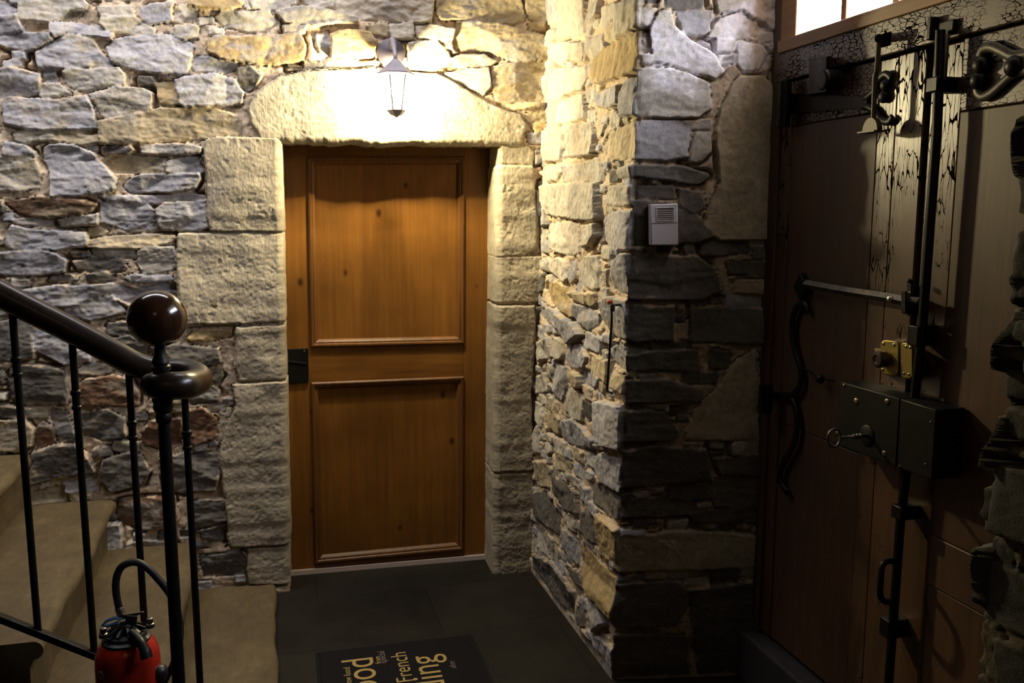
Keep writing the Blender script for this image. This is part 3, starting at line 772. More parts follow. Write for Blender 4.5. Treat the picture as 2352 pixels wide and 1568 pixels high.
obj('trim_4', MB().prismpts([th(ta, .150, 0), th(tb, .150, 0), th(tb, .21, 0), th(ta, .21, 0)], [th(ta, .152, .020), th(tb, .152, .020), th(tb, .21, .022), th(ta, .21, .022)]), M['threshold'], kind='structure', label='pale threshold strip under the inner door')

# ------------------------------------------------------------------ wall lantern
def lw(x, y, off): return onb(x, y, off)
LO_ = .168
ln = thing('wall_lantern', 'lit metal wall lantern hung on the stone above the inner door', 'wall lamp', lw(898, 122, .02))
pc = lw(898, 122, .02)
obj('wall_plate', MB().lathe(pc, [(-.02, .056), (.006, .056), (.010, .050), (.014, .030), (.018, .024)], BN), M['lantern_plate'], ln)
top = lw(908, 136, LO_)
arm = smooth_path([pc + BN*.012 + (0, 0, .015), pc + BN*.03 + (0, 0, .032), pc + BN*.07 + (0, 0, .040), top + BN*(-.004) + (0, 0, .022), top + (0, 0, -.004)], 6)
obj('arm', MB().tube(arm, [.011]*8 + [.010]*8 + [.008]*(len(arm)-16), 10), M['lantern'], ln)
zr = lambda y: lw(908, y, LO_)[2]
ax = np.array([top[0], top[1], 0])
def hexr(r, z, n=6, ph=0.0): return [ax + np.array([r*cos(2*pi*k/n+ph), r*sin(2*pi*k/n+ph), z]) for k in range(n)]
rb = MB(); levels = [(.006, zr(131)), (.010, zr(136)), (.020, zr(142)), (.045, zr(156)), (.052, zr(158)), (.066, zr(167)), (.073, zr(168)), (.073, zr(171)), (.060, zr(171.5))]
vs = [p for r, z in levels for p in hexr(r, z)]
rb.add(vs, [(i*6+j, i*6+(j+1) % 6, (i+1)*6+(j+1) % 6, (i+1)*6+j) for i in range(len(levels)-1) for j in range(6)] + [tuple(range(6))])
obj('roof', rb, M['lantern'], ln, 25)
T_, B_ = hexr(.060, zr(172)), hexr(.034, zr(252))
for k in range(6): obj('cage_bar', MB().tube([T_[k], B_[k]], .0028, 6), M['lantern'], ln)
g = MB(); g.add([p*1.0 for p in hexr(.057, zr(173))] + hexr(.031, zr(251)), [(j, (j+1) % 6, 6+(j+1) % 6, 6+j) for j in range(6)]); obj('glass', g, M['glass'], ln, 20)
fb = MB(); fl = [(.036, zr(251)), (.037, zr(254)), (.030, zr(259)), (.022, zr(264)), (.008, zr(267)), (.003, zr(270))]
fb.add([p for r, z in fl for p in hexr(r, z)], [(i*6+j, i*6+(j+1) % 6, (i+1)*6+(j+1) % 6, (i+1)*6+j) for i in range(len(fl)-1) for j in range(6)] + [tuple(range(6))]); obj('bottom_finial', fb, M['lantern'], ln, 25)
bc = np.array([ax[0], ax[1], zr(198)])
obj('bulb', MB().lathe(bc, [(-.03, .001), (-.027, .014), (-.012, .024), (.006, .024), (.022, .015), (.034, .012), (.05, .012)], seg=20), M['bulb'], ln)
obj('cable_conduit', MB().tube([pc + BD*.03 + (0, 0, .046), lw(925, 97, .012), lw(948, 99, .012)], .0055, 8), M['plastic_black'], ln)
pl = bpy.data.lights.new('lantern_light', 'POINT'); pl.energy = LAMP_W; pl.color = LAMP_COL; pl.shadow_soft_size = .030
plo = bpy.data.objects.new('lantern_light', pl); link(plo, ln); plo.location = Vector((bc - (0, 0, .006)).tolist()) - ln.location
M['bulb'].node_tree.nodes['Principled BSDF'].inputs['Base Color'].default_value = (1, 1, 1, 1)

# ------------------------------------------------------------------ door chime on the reveal
def em(x, y, off): return one(x, y, off)
UPV = np.array([0, 0, 1.0])
chp = [em(1493, 469, .052), em(1557, 467, .052), em(1558.5, 563, .052), em(1495, 564, .052)]
ch = thing('door_chime', 'white plastic door chime box with louvres on the dark stone reveal', 'door chime', np.mean(chp, 0) - EN*.04)
obj('housing', MB().prismpts([p - EN*.038 for p in chp], chp), M['white_plastic'], ch, 30, .004)
gq = [em(1506, 476, .0525), em(1549, 475, .0525), em(1549, 508, .0525), em(1507, 509, .0525)]
obj('grille', MB().ring(gq, [(0, -.001), (.001, .0012), (.003, .0012), (.004, -.001)], EN), M['white_plastic'], ch)
for k in range(6):
    y = 480 + k*4.9
    obj('louvre', MB().tube([em(1510, y, .0525), em(1545, y-.6, .0525)], .0011, 6), M['dark_slot'], ch)
obj('cover_seam', MB().tube([em(1495, 513, .0524), em(1557.5, 511.5, .0524)], .0006, 5), M['dark_slot'], ch)

# ------------------------------------------------------------------ iron door stay on the lit wall
def rw(x, y, off): return onr(x, y, off)
ey = rw(1407, 706, .055)
hk = thing('door_stay_hook', 'thin black iron door stay hanging from a screw eye on the lit stone wall', 'hook', ey)
obj('screw_eye', MB().tube([ey + np.array([0, .011*cos(a), .011*sin(a)]) for a in np.linspace(0, 2*pi, 17)[:-1]], .0035, 8, True).tube([ey + (.008, 0, .008), ey + (.05, 0, .008)], .004, 8), M['iron'], hk)
obj('rod', MB().tube(smooth_path([ey + (0, -.004, .012), ey + (-.004, 0, -.002), rw(1405, 735, .06), rw(1400, 810, .055), rw(1395, 890, .052), rw(1397, 898, .050), rw(1403, 902, .046), rw(1408, 902, .040)], 5), .0040, 8), M['iron'], hk)
obj('wall_plug', MB().lathe(rw(1406, 694, .03), [(0, .007), (.016, .007), (.018, .005)], (-1, 0, 0), 12), M['red_plug'], hk)

# ------------------------------------------------------------------ stair railing
YR = 2.46; YN = 2.215
rail = thing('stair_railing', 'dark wood and black iron stair railing with ball topped newel at the left', 'railing', ony(385, 1568, YN)*np.array([1, 1, 0]))
def ry(x, y, yy=YR): return ony(x, y, yy)
pA = ry(0, 675); pB = ry(330, 846); dirv = (pA - pB); far = pA + dirv*2.2
nw = ony(372, 885, YN)                                    # newel axis where the scroll meets it
nwx, nwz = nw[0], nw[2]
ringc = np.array([nwx + .062, (YR + YN)/2, nwz])
hp = [far, pA, ry(140, 746), ry(250, 804), ry(318, 840)]
hp += [ry(372, 853), ry(420, 852, YR-.02), ry(452, 862, YR-.06), ry(455, 876, YR-.115), ry(425, 884, YN+.01), ry(380, 886, YN-.01), ry(352, 884, YN+.005), ry(343, 882, YN+.022)]
hpp = smooth_path(hp, 7)
rad = [.0335]*len(hpp)
for k in range(12): rad[-1-k] = .0335*(0.72 + .28*min(1, k/10))
obj('handrail', MB().tube(hpp, rad, 18), M['rail_wood'], rail, 60)
zb0 = 0.0
npx = ony(385, 1300, YN)[0]
def nz(y): return ony(372, y, YN)[2]
nprof = [(0, .026), (.03, .026), (.05, .022), (.30, .0212), (nz(975)-.02, .0195), (nz(972), .019), (nz(968), .024), (nz(955), .026), (nz(948), .022), (nz(945), .026), (nz(935), .029), (nz(925), .026), (nz(918), .030), (nz(905), .030), (nz(895), .024)]
nprof += [(nz(852), .022), (nz(849), .027), (nz(840), .027), (nz(836), .020), (nz(832), .025), (nz(826), .023), (nz(815), .0165), (nz(800), .0150), (nz(785), .018), (nz(777), .021), (nz(775), .028), (nz(773.5), .033), (nz(772), .033), (nz(770), .02)]
nprof = [(h, r*(.74 if h < nz(940) else .82)) for h, r in nprof]; nprof[-4:-1] = [(nz(775), .026), (nz(773.5), .035), (nz(772), .035)]
obj('newel_post', MB().lathe((nwx, YN, 0), nprof, seg=24), M['iron'], rail, 40)
bcn = ony(357, 732, YN); br = 66/F*float((bcn - _C) @ _fw)
obj('ball_finial', MB().sphere((nwx - .002, YN, bcn[2]), br*1.0, seg=40, rings=24), M['ball_wood'], rail, 60)
# bottom rail and balusters
qA = ry(0, 1418); qB = ry(215, 1503); qd = (qB - qA); q0 = qA - qd*2.4; q1 = qA + qd*1.75
obj('bottom_rail', MB().prismpts([q0 + (0, -.012, -.011), q0 + (0, .012, -.011), q0 + (0, .012, .011), q0 + (0, -.012, .011)], [q1 + (0, -.012, -.011), q1 + (0, .012, -.011), q1 + (0, .012, .011), q1 + (0, -.012, .011)]), M['iron'], rail, 30, .002)
def rail_z(x):
    t = (x - pA[0])/(pB[0] - pA[0]); return pA[2] + t*(pB[2] - pA[2])
def bot_z(x): return qA[2] + (x - qA[0])/(qB[0] - qA[0])*(qB[2] - qA[2])
def baluster(x, y, z0, z1, collar):
    pr = [(z0, .0090), (collar-.052, .0090), (collar-.050, .0090), (collar-.046, .0125), (collar-.040, .0125), (collar-.037, .0098), (collar-.012, .0098), (collar-.009, .0128), (collar, .0128), (collar+.004, .0090), (z1, .0090)]
    obj('baluster', MB().lathe((x, y, 0), pr, seg=14), M['iron'], rail, 40)
for px, py, cz in ((28, 712, 822), (166, 790, 898), (296, 858, 968)):
    p = ry(px, py); c = ony(px + (cz-py)*.08, cz, YR)[2]; x = p[0]
    baluster(x, YR, max(bot_z(x), .0) if bot_z(x) > .3 else .3, rail_z(x) - .015, c)
p = ry(424, 905, YR-.10); baluster(p[0], YR-.10, 0.0, nwz, ony(432, 990, YR-.10)[2])
for k in (1, 2):
    x = ry(28, 712)[0] - .1205*k; baluster(x, YR, bot_z(x), rail_z(x)-.015, ony(38, 822, YR)[2] + .08*k)

# ------------------------------------------------------------------ fire extinguisher
YX = 2.305; ec = ony(292, 1490, YX); ex, ez = ec[0], .545; R0 = .0775
fe = thing('fire_extinguisher', 'red fire extinguisher with black hose standing by the railing foot', 'fire extinguisher', (ex, YX, 0))
body = [(0, R0*.92), (.012, R0*.98), (.02, R0), (ez-.075, R0), (ez-.045, R0*.97), (ez-.022, R0*.86), (ez-.008, R0*.70), (ez, R0*.55), (ez+.004, .02)]
obj('cylinder', MB().lathe((ex, YX, 0), body, seg=48), M['red'], fe, 60)
def fx(x, y, d=0.0): return ony(x, y, YX + d)
vh = obj('valve_collar', MB().lathe((ex, YX, ez-.016), [(0, .058), (.010, .058), (.014, .050), (.022, .046), (.026, .024), (.045, .020), (.050, .014)], seg=28), M['plastic_black'], fe, 35)
vb = MB(); cz0 = ez + .01
for k in range(10):
    a = 2*pi*k/10; vb.prismpts([np.array([ex + .022*cos(a+d), YX + .022*sin(a+d), cz0 + z]) for d, z in ((-.12, 0), (.12, 0), (.12, .018), (-.12, .018))], [np.array([ex + .046*cos(a+d), YX + .046*sin(a+d), cz0 + z]) for d, z in ((-.06, 0), (.06, 0), (.06, .006), (-.06, .006))])
obj('collar_ribs', vb, M['plastic_black'], vh, 30)
for px, py in ((238, 1455), (345, 1432)): obj('bolt', MB().lathe(fx(px, py+8, -.01), [(0, .011), (.010, .011), (.012, .008), (.024, .008), (.026, .005)], seg=8), M['dull_steel'], fe)
obj('valve_body', MB().prismpts([fx(288, 1450, s) for s in (-.014, .014)] + [fx(312, 1450, s) for s in (.014, -.014)], [fx(288, 1412, s) for s in (-.012, .012)] + [fx(316, 1414, s) for s in (.012, -.012)]), M['plastic_black'], fe, 30, .003)
lv = MB(); lv.prismpts([fx(272, 1413, s) for s in (-.011, .011)] + [fx(275, 1424, s) for s in (.011, -.011)], [fx(331, 1403, s) for s in (-.006, .006)] + [fx(331, 1409, s) for s in (.006, -.006)])
obj('squeeze_lever', lv, M['dull_steel'], fe, 30, .002)
obj('safety_tag', MB().tube([fx(278, 1421, -.012), fx(262, 1419, -.014), fx(246, 1425, -.018), fx(234, 1436, -.02), fx(248, 1437, -.02), fx(266, 1431, -.016)], .0042, 8, True, ((0, 0, 1), .9)), M['blue_plastic'], fe)
obj('handle', MB().tube(smooth_path([fx(302, 1452, -.03), fx(318, 1468, -.055), fx(331, 1490, -.078), fx(338, 1512, -.088)], 5), [.011]*6 + [.012]*5 + [.014]*5, 12), M['plastic_black'], fe)
h0 = fx(277, 1408, .0)
obj('hose_ferrule', MB().lathe(fx(279, 1413, 0), [(0, .0095), (.002, .0102), (.022, .0102), (.024, .009)], (fx(272, 1392) - fx(279, 1413)), 16), M['steel'], fe)
hose = smooth_path([fx(277, 1406), fx(270, 1380), fx(266, 1350), fx(268, 1325), fx(278, 1303), fx(297, 1292), fx(318, 1292), fx(340, 1305), fx(362, 1328), fx(382, 1352), fx(400, 1382, .004), fx(410, 1415, .006), fx(414, 1450, .004), fx(409, 1490), fx(398, 1525), fx(380, 1560), fx(360, 1600, -.01)], 6)
obj('hose', MB().tube(hose, .0092, 14), M['rubber'], fe, 60)
obj('hose_clip', MB().sphere(fx(368, 1543, -.02), .021, (1, -.4, 0), .9, 16, 10).tube([fx(350, 1535, -.03), fx(375, 1560, -.02)], .010, 10), M['plastic_black'], fe)
def facing(x, y):     # point on the cylinder surface seen at a pixel
    p = ony(x, y, YX); r = ray(x, y); r = r/np.linalg.norm(r); a = r[0]**2 + r[1]**2; o = _C[:2] - np.array([ex, YX]); b = 2*(o @ r[:2]); c = o @ o - (R0+.0006)**2
    D = b*b - 4*a*c; return _C + r*((-b - math.sqrt(max(D, 0)))/(2*a))
sc_ = facing(231, 1550); nrm = np.array([sc_[0]-ex, sc_[1]-YX, 0]); nrm /= np.linalg.norm(nrm); tg = np.array([-nrm[1], nrm[0], 0])
disc = [sc_ + .0105*(cos(a)*tg + sin(a)*UPV*1.0) for a in np.linspace(0, 2*pi, 25)[:-1]]
disc = [np.array([ex, YX, p[2]]) + (R0+.0004)*np.array([p[0]-ex, p[1]-YX, 0])/np.linalg.norm(np.array([p[0]-ex, p[1]-YX, 0])) for p in disc]
lb = obj('number_sticker', MB().prism(disc, nrm*.0006), M['label'], fe)
def text_mesh(name, s, size, origin, xdir, ydir, mat, parent, align='LEFT', depth=.0006, sx=1.0, shear=0.0):
    cu = bpy.data.curves.new(name, 'FONT'); cu.body = s; cu.size = size; cu.align_x = align; cu.extrude = depth; cu.shear = shear
    t = bpy.data.objects.new(name + '_tmp', cu); SC.collection.objects.link(t); bpy.context.view_layer.update()
    me = bpy.data.meshes.new_from_object(t.evaluated_get(bpy.context.evaluated_depsgraph_get())); bpy.data.objects.remove(t); bpy.data.curves.remove(cu)
    x = Vector(xdir).normalized(); y = Vector(ydir).normalized(); z = x.cross(y); off = wloc(parent); o0 = Vector([float(q) for q in origin])
    for v in me.vertices: c = v.co.copy(); v.co = o0 - off + x*c.x*sx + y*c.y + z*c.z
    me.materials.clear(); me.materials.append(mat); me.name = name; o = bpy.data.objects.new(name, me); link(o, parent); return o
text_mesh('number', '14', .016, sc_ + nrm*.0012 - UPV*.0055, tg, UPV, M['ink'], lb, 'CENTER', .0003)

# ------------------------------------------------------------------ doormat
m0, m1 = onz(725, 1500), onz(1085, 1458); mx = (m1 - m0)/np.linalg.norm(m1 - m0); my = np.array([-mx[1], mx[0], 0]); mw = np.linalg.norm(m1 - m0); ml = .90
dm = thing('doormat', 'black doormat with gold and grey words lying before the inner door', 'doormat', (m0+m1)/2 - my*ml/2)
def mp(a, b, z): return m0 + mx*a - my*b + UPV*z
obj('rubber_edge', MB().prismpts([mp(0, 0, .0005), mp(mw, 0, .0005), mp(mw, ml, .0005), mp(0, ml, .0005)], [mp(0, 0, .004), mp(mw, 0, .004), mp(mw, ml, .004), mp(0, ml, .004)]), M['mat_edge'], dm, 30, .001)
obj('pile', MB().prismpts([mp(.012, .012, .004), mp(mw-.012, .012, .004), mp(mw-.012, ml-.012, .004), mp(.012, ml-.012, .004)], [mp(.014, .014, .008), mp(mw-.014, .014, .008), mp(mw-.014, ml-.014, .008), mp(.014, ml-.014, .008)]), M['mat'], dm, 30)
for s, (ex_, ey_), (lx, ly), k, mat in (('food', (855, 1506), (808, 1512), 1.0, 'mat_gold'), ('special', (882, 1494), (872, 1496), 1.0, 'mat_grey'), ('from', (872, 1506), (864, 1508), 1.0, 'mat_gold'),
        ('French', (931, 1495), (908, 1499), 1.0, 'mat_gold'), ('eding', (999, 1502), (954, 1508), 1.0, 'mat_gold'), ('after', (1042, 1516), (1033, 1517), 1.0, 'mat_grey'), ('slow food', (803, 1531), (793, 1533), 1.0, 'mat_gold')):
    a = onz(ex_, ey_, .0085); b = onz(lx, ly, .0085); xh = np.linalg.norm((b-a)) ; size = xh / .45
    text_mesh('lettering', s, size, a, my, -mx, M[mat], dm, 'RIGHT', .0004, .95)

# ------------------------------------------------------------------ street door: frame, sill, transom window, two leaves
YL, YM, YRR = 2.555, 1.905, 1.24
ZL0, ZL1 = .19, 2.0
obj('trim_5', MB().box((XD-.055, 1.16, 0), (XD+.14, 2.63, .175)), M['sill'], kind='structure', bev=.01, label='dark raised sill under the street door')
obj('trim_6', MB().box((XD-.012, 1.16, ZL1+.004), (XD+.09, 2.60, 2.108)), M['oak_cross'], kind='structure', bev=.004, label='crackled brown head beam above the street door')
obj('trim_7', MB().box((XD-.008, YL+.004, .175), (XD+.09, 2.64, 2.62)), M['oak'], kind='structure', bev=.004, label='brown frame post against the stone reveal')
wn = thing('window_1', 'daylit transom window above the street door', None, (XD, 1.9, 2.11), kind='structure')
obj('window_frame', MB().box((XD-.022, 1.2, 2.090), (XD+.09, YL+.01, 2.128)).box((XD-.01, 1.2, 2.56), (XD+.09, YL+.01, 2.62)), M['window_wood'], wn, 30, .003)
obj('window_frame', MB().box((XD-.012, 2.485, 2.128), (XD+.09, YL+.01, 2.56)), M['window_wood'], wn, 30, .003)
ml_ = [2.485, 2.262, 2.045, 1.83, 1.615, 1.40, 1.2]
for a in ml_[1:-1]: obj('glazing_bar', MB().box((XD-.004, a-.011, 2.128), (XD+.085, a+.011, 2.56)), M['window_wood'], wn, 30, .003)
for a, b in zip(ml_[:-1], ml_[1:]): obj('pane', MB().box((XD+.070, b+.004, 2.110), (XD+.074, a-.004, 2.562)), M['pane'], wn)

def leaf(root, ya, yb, parts):
    for name, y0, y1, z0, z1, x0, mat in parts: obj(name, MB().box((x0, min(y0, y1), z0), (XD+.05, max(y0, y1), z1)), M[mat], root, 30, .003)
d2 = thing('door_2', 'left leaf of the brown street door carrying the lock and latch', None, (XD, YL, ZL0), kind='structure')
g_ = .0015
leaf(d2, YL, YM, [('hanging_stile', YL, 2.50, ZL0, ZL1, XD, 'oak_crackle'), ('top_rail', 2.50-g_, 2.092+g_, 1.865, ZL1, XD+.001, 'oak_cross'),
    ('upper_panel', 2.50-g_, 2.092+g_, .93, 1.865-g_, XD+.002, 'oak'), ('lower_panel', 2.50-g_, 2.092+g_, ZL0, .93-g_, XD+.004, 'oak'),
    ('plank', 2.092-g_, 2.02, ZL0, ZL1-.004, XD, 'oak_crackle'), ('meeting_stile', 2.02-g_, YM+.012, ZL0, ZL1-.002, XD-.001, 'oak_crackle')])
d3 = thing('door_3', 'right leaf of the brown street door carrying the long bolt', None, (XD, YRR, ZL0), kind='structure')
leaf(d3, YRR, YM, [('meeting_stile', YM-.004, 1.80, ZL0, ZL1-.004, XD+.004, 'oak_crackle'), ('top_rail', 1.80-g_, YRR, 1.835, ZL1, XD, 'oak_cross'),
    ('upper_panel', 1.80-g_, YRR, .80, 1.835-g_, XD+.003, 'oak'), ('middle_rail', 1.80-g_, YRR, .67, .80-g_, XD+.001, 'oak'), ('lower_panel', 1.80-g_, YRR, ZL0, .67-g_, XD+.004, 'oak')])
XN = np.array([-1.0, 0, 0])
def dpath(pts, off, n=6): return smooth_path([dp(x, y, off) for x, y in pts], n)
# strap hinges
sh = MB().prismpts([dp(1795, 214, .004), dp(1795, 262, .004), dp(1990, 246, .004), dp(1990, 222, .004)], [dp(1795, 214, .016), dp(1795, 262, .016), dp(1990, 246, .014), dp(1990, 222, .014)])
sh.tube(dpath([(1985, 228), (2008, 208), (2018, 184), (2034, 170), (2047, 180)], .010), .010, 10, False, ((1, 0, 0), .6))
sh.tube(dpath([(1985, 242), (2008, 254), (2022, 274), (2040, 280), (2050, 268)], .010), .010, 10, False, ((1, 0, 0), .6))
sho = obj('strap_hinge', sh, M['iron'], d2, 35)
obj('pintle', MB().lathe(dp(1799, 292, .035), [(0, .020), (.135, .020)], seg=16), M['iron'], sho)
for q in ((2034, 196), (2030, 222)): obj('bolt_head', MB().sphere(dp(*q, .008), .017, XN, .7, 16, 10), M['iron'], sho)
s3 = MB().tube(dpath([(2420, 108), (2352, 125), (2325, 128), (2300, 116), (2276, 107), (2258, 113), (2251, 130)], .009), .0125, 10, False, ((1, 0, 0), .55))
s3.tube(dpath([(2420, 150), (2352, 162), (2328, 170), (2302, 192), (2278, 213), (2257, 222), (2245, 212), (2244, 198)], .009), .0115, 10, False, ((1, 0, 0), .55))
s3.prismpts([dp(2316, 125, .003), dp(2316, 178, .003), dp(2420, 160, .003), dp(2420, 98, .003)], [dp(2316, 130, .014), dp(2316, 172, .014), dp(2420, 155, .014), dp(2420, 103, .014)])
s3o = obj('strap_hinge', s3, M['strap_iron'], d3, 35)
for q, r in (((2254, 150), .021), ((2248, 185), .021), ((2331, 152), .024)): obj('bolt_head', MB().sphere(dp(*q, .010), r, XN, .8, 18, 12), M['iron'], s3o)
# old iron closer box on the top rail
obj('closer_housing', MB().prismpts([dp(1860, 135, .002), dp(1860, 222, .002), dp(1905, 215, .002), dp(1905, 128, .002)], [dp(1858, 136, .06), dp(1858, 218, .06), dp(1898, 212, .06), dp(1898, 130, .06)]).lathe(dp(1925, 185, .01), [(0, .030), (.05, .030), (.055, .024)], XN, 20), M['iron'], d2, 35, .003)
# S shaped hinge
sp = MB().tube(dpath([(1856, 716), (1850, 702), (1834, 702), (1823, 722), (1819, 760), (1826, 806), (1838, 846), (1838, 880), (1822, 906), (1790, 908), (1762, 908)], .013), [.010]*6 + [.012]*(61-6), 10, False, ((1, 0, 0), .6))
sp.tube(dpath([(1795, 908), (1818, 918), (1830, 950), (1830, 985), (1822, 1022), (1803, 1056), (1792, 1086), (1795, 1112), (1808, 1130)], .013), .012, 10, False, ((1, 0, 0), .6))
spo = obj('scroll_hinge', sp, M['iron'], d2, 40)
obj('pintle', MB().lathe(dp(1757, 945, .05), [(0, .022), (.085, .022)], seg=14), M['iron'], spo)
# drop latch bar with diamond plate and staple
lb_ = [(1850, 652), (1940, 668), (2030, 682), (2085, 692), (2113, 694)]
lt = obj('latch_bar', MB().tube(dpath(lb_, .028), .0125, 4, False, ((1, 1, 0), .9)), M['dull_steel'], d2, 30)
obj('diamond_plate', MB().prism([dp(1850, 626, .001), dp(1834, 658, .001), dp(1850, 690, .001), dp(1866, 662, .001)], XN*.02), M['iron'], d2, 30, .002)
obj('rivet', MB().sphere(dp(2043, 687, .040), .010, XN, .6, 14, 8), M['steel'], lt)
st_ = MB().prismpts([dp(2070, 668, .0), dp(2070, 718, .0), dp(2080, 720, .0), dp(2080, 668, .0)], [dp(2070, 668, .062), dp(2070, 718, .062), dp(2080, 720, .062), dp(2080, 668, .062)])
st_.prismpts([dp(2083, 650, .0), dp(2083, 724, .0), dp(2093, 726, .0), dp(2093, 650, .0)], [dp(2083, 650, .012), dp(2083, 724, .012), dp(2093, 726, .012), dp(2093, 650, .012)])
st_.tube([dp(2090, 650, .03), dp(2092, 640, .03)], .008, 8)
sto = obj('latch_staple', st_, M['iron'], d2, 30, .002)
obj('catch_plate', MB().prismpts([dp(2081, 672, .045), dp(2081, 690, .045), dp(2091, 688, .045), dp(2091, 668, .045)], [dp(2081, 672, .05), dp(2081, 690, .05), dp(2091, 688, .05), dp(2091, 668, .05)]), M['brass_pale'], sto)
obj('latch_tail', MB().tube(dpath([(2120, 695), (2100, 706), (2088, 718)], .03, 4), .006, 8), M['iron'], lt)
# brass rim deadbolt: body, bolt tail, thumb knob, keep
def rounded(cx, cy, w, h, off, r=8):
    pts = []
    for sx, sy, a0 in ((1, -1, -90), (1, 1, 0), (-1, 1, 90), (-1, -1, 180)):
        for k in range(4):
            a = radians(a0 + 30*k); pts.append((cx + sx*(w-r) + r*cos(a), cy + sy*(h-r) + r*sin(a) + .10*(sx*(w-r) + r*cos(a))))
    return [dp(x, y, off) for x, y in pts]
db = obj('deadbolt_case', MB().prismpts(rounded(2055, 824, 22, 41, .0, 12), rounded(2043, 821, 21, 40, .045, 12)), M['brass'], d2, 30, .003)
kp = obj('deadbolt_keep', MB().prismpts(rounded(2094, 832, 15, 42, .0, 9), rounded(2082, 828, 14, 41, .045, 9)), M['brass'], d3, 30, .003)
obj('bolt_tail', MB().prismpts([dp(2009, 799, .018), dp(2009, 832, .018), dp(2034, 835, .018), dp(2034, 801, .018)], [dp(2009, 799, .024), dp(2009, 832, .024), dp(2034, 835, .024), dp(2034, 801, .024)]), M['brass_pale'], db)
obj('thumb_knob', MB().lathe(dp(2036, 824, .044), [(0, .013), (.006, .013), (.008, .022), (.028, .022), (.031, .019), (.032, .012), (.029, .009)], XN, 22), M['knob'], db, 35)
obj('bolt_tongue', MB().prismpts([dp(2066, 812, .02), dp(2066, 832, .02), dp(2074, 834, .02), dp(2074, 813, .02)], [dp(2066, 812, .03), dp(2066, 832, .03), dp(2074, 834, .03), dp(2074, 813, .03)]), M['steel'], db)
for q in ((2029, 789), (2053, 792), (2027, 849), (2051, 853)): obj('screw', MB().sphere(dp(*q, .0455), .0048, XN, .5, 10, 6), M['screw'], db)
for q in ((2081, 796), (2090, 798), (2076, 857), (2087, 860)): obj('screw', MB().sphere(dp(*q, .0455), .0042, XN, .5, 10, 6), M['screw'], kp)
# rim lock box and its keeper
LO = .085
def lq(q): return [dp(x, y, LO) for x, y in q]
fr = lq([(1930, 876), (2066, 915), (2058, 1072), (1925, 1022)])
rl = obj('rim_lock', MB().prismpts([p - XN*(LO-.001) for p in fr], fr), M['dark_iron'], d2, 30, .003)
fr2 = lq([(2068, 915.5), (2150, 941), (2140, 1103), (2060, 1073)])
rk = obj('lock_keeper', MB().prismpts([p - XN*(LO-.001) for p in fr2], fr2), M['dark_iron'], d3, 30, .003)
for q, r in (((1966, 921), .009), ((2037, 922), .008), ((2030, 1041), .008), ((1938, 885), .004)): obj('screw', MB().sphere(dp(*q, LO+.001), r, XN, .5, 10, 6), M['screw'], rl)
obj('keyhole_plate', MB().lathe(dp(1993, 1000, LO-.001), [(0, .028), (.004, .028), (.006, .025)], XN, 26), M['dark_iron'], rl)
obj('lock_stud', MB().sphere(dp(1928, 995, LO-.03), .012, XN, .8, 12, 8), M['dull_steel'], rl)
for q in ((2137, 969), (2125, 1066), (2066, 1070)): obj('screw', MB().sphere(dp(*q, LO+.001), .003, XN, .5, 8, 6), M['screw'], rk)
k0 = dp(1994, 1000, LO + .004)
ky = thing('door_key', 'old iron key with a ring bow standing in the big black rim lock', 'key', k0)
kb = k0 + XN*.085
obj('bow', MB().tube([kb + XN*.017*1.0 + np.array([.019*cos(a), 0, .024*sin(a)]) for a in np.linspace(0, 2*pi, 25)[:-1]], .0030, 8, True), M['dull_steel'], ky, 60)
obj('shank', MB().lathe(k0, [(0, .005), (.02, .005), (.024, .008), (.028, .005), (.034, .008), (.038, .005), (.044, .0075), (.048, .0045), (.086, .0045)], XN, 12), M['dull_steel'], ky, 40)
# latch cord from the scroll hinge to the lock
obj('latch_cord', MB().tube(dpath([(1846, 846), (1868, 858), (1884, 868), (1915, 874)], .02, 4), .0035, 6).sphere(dp(1884, 870, .022), .014, XN, .9, 12, 8), M['iron'], d2, 50)
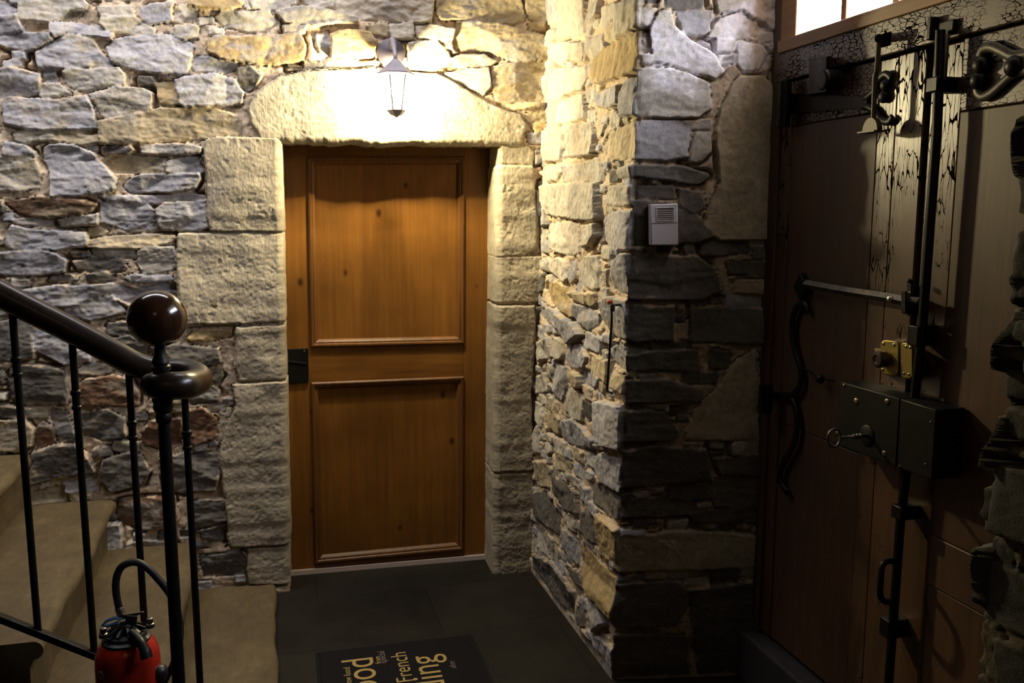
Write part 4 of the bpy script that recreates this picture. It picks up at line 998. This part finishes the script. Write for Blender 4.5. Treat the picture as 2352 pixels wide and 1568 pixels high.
# swinging stop rod with its half round foot, on a bracket at the top of the left leaf
OFF = .055
sr = obj('stop_rod', MB().tube(dpath([(2019, 86), (2014, 160), (2010, 180), (2006, 270), (2004, 290)], OFF, 4), [.0065]*5 + [.0075]*4 + [.0065]*8, 10), M['rod_iron'], d2, 40)
f0 = dp(2003, 301, OFF)
obj('stop_foot', MB().prismpts([f0 + np.array([-.008, .030*cos(a), .034*sin(a)]) for a in np.linspace(0, pi, 14)], [f0 + np.array([.008, .030*cos(a), .034*sin(a)]) for a in np.linspace(0, pi, 14)]).box(f0 + (-.02, -.034, -.004), f0 + (.02, .034, .0)), M['rod_iron'], sr, 35)
obj('rod_bracket', MB().tube([dp(2019, 88, OFF+.006), dp(2019, 92, -.002)], .011, 10).box(dp(2046, 104, .012), dp(2030, 80, -.001)), M['iron'], d2, 35)
# espagnolette bolt down the meeting edge
EO = .040
es_top, es_bot = dp(2160, 70, EO), dp(2036, 1640, EO); es_bot[2] = max(es_bot[2], .20)
eb = MB().tube([es_top, dp(2152, 300, EO), dp(2118, 760, EO), dp(2068, 1200, EO), es_bot], .0115, 10)
ebo = obj('espagnolette_bolt', eb, M['iron'], d3, 40)
for q, hgt in (((2152, 195), .035), ((2108, 770), .05), ((2070, 1175), .035), ((2042, 1440), .05)):
    c_ = dp(*q, EO); obj('bolt_guide', MB().box((c_[0]-.016, c_[1]-.019, c_[2]-hgt/2), (XD+.004, c_[1]+.019, c_[2]+hgt/2)), M['iron'], ebo, 30, .003)
obj('bolt_slot_plate', MB().box(dp(2166, 150, .035) + (-.004, -.012, -.035), dp(2166, 100, .035) + (.004, .012, .02)), M['dull_steel'], ebo, 30, .002)
obj('top_catch', MB().box((XD-.034, dp(2160, 66)[1]-.007, dp(2160, 66)[2]-.028), (XD+.002, dp(2160, 66)[1]+.007, dp(2160, 66)[2]+.026)).box((XD-.024, dp(2195, 62)[1]-.020, dp(2195, 62)[2]-.020), (XD+.002, dp(2195, 62)[1]+.028, dp(2195, 62)[2]+.014)), M['iron'], ebo, 30, .003)
obj('bolt_handle', MB().tube(smooth_path([dp(2056, 1290, EO+.004), dp(2040, 1288, EO+.03), dp(2027, 1298, EO+.05), dp(2023, 1330, EO+.055), dp(2022, 1366, EO+.05), dp(2030, 1380, EO+.03), dp(2044, 1382, EO+.004)], 5), .008, 10), M['iron'], ebo, 50)
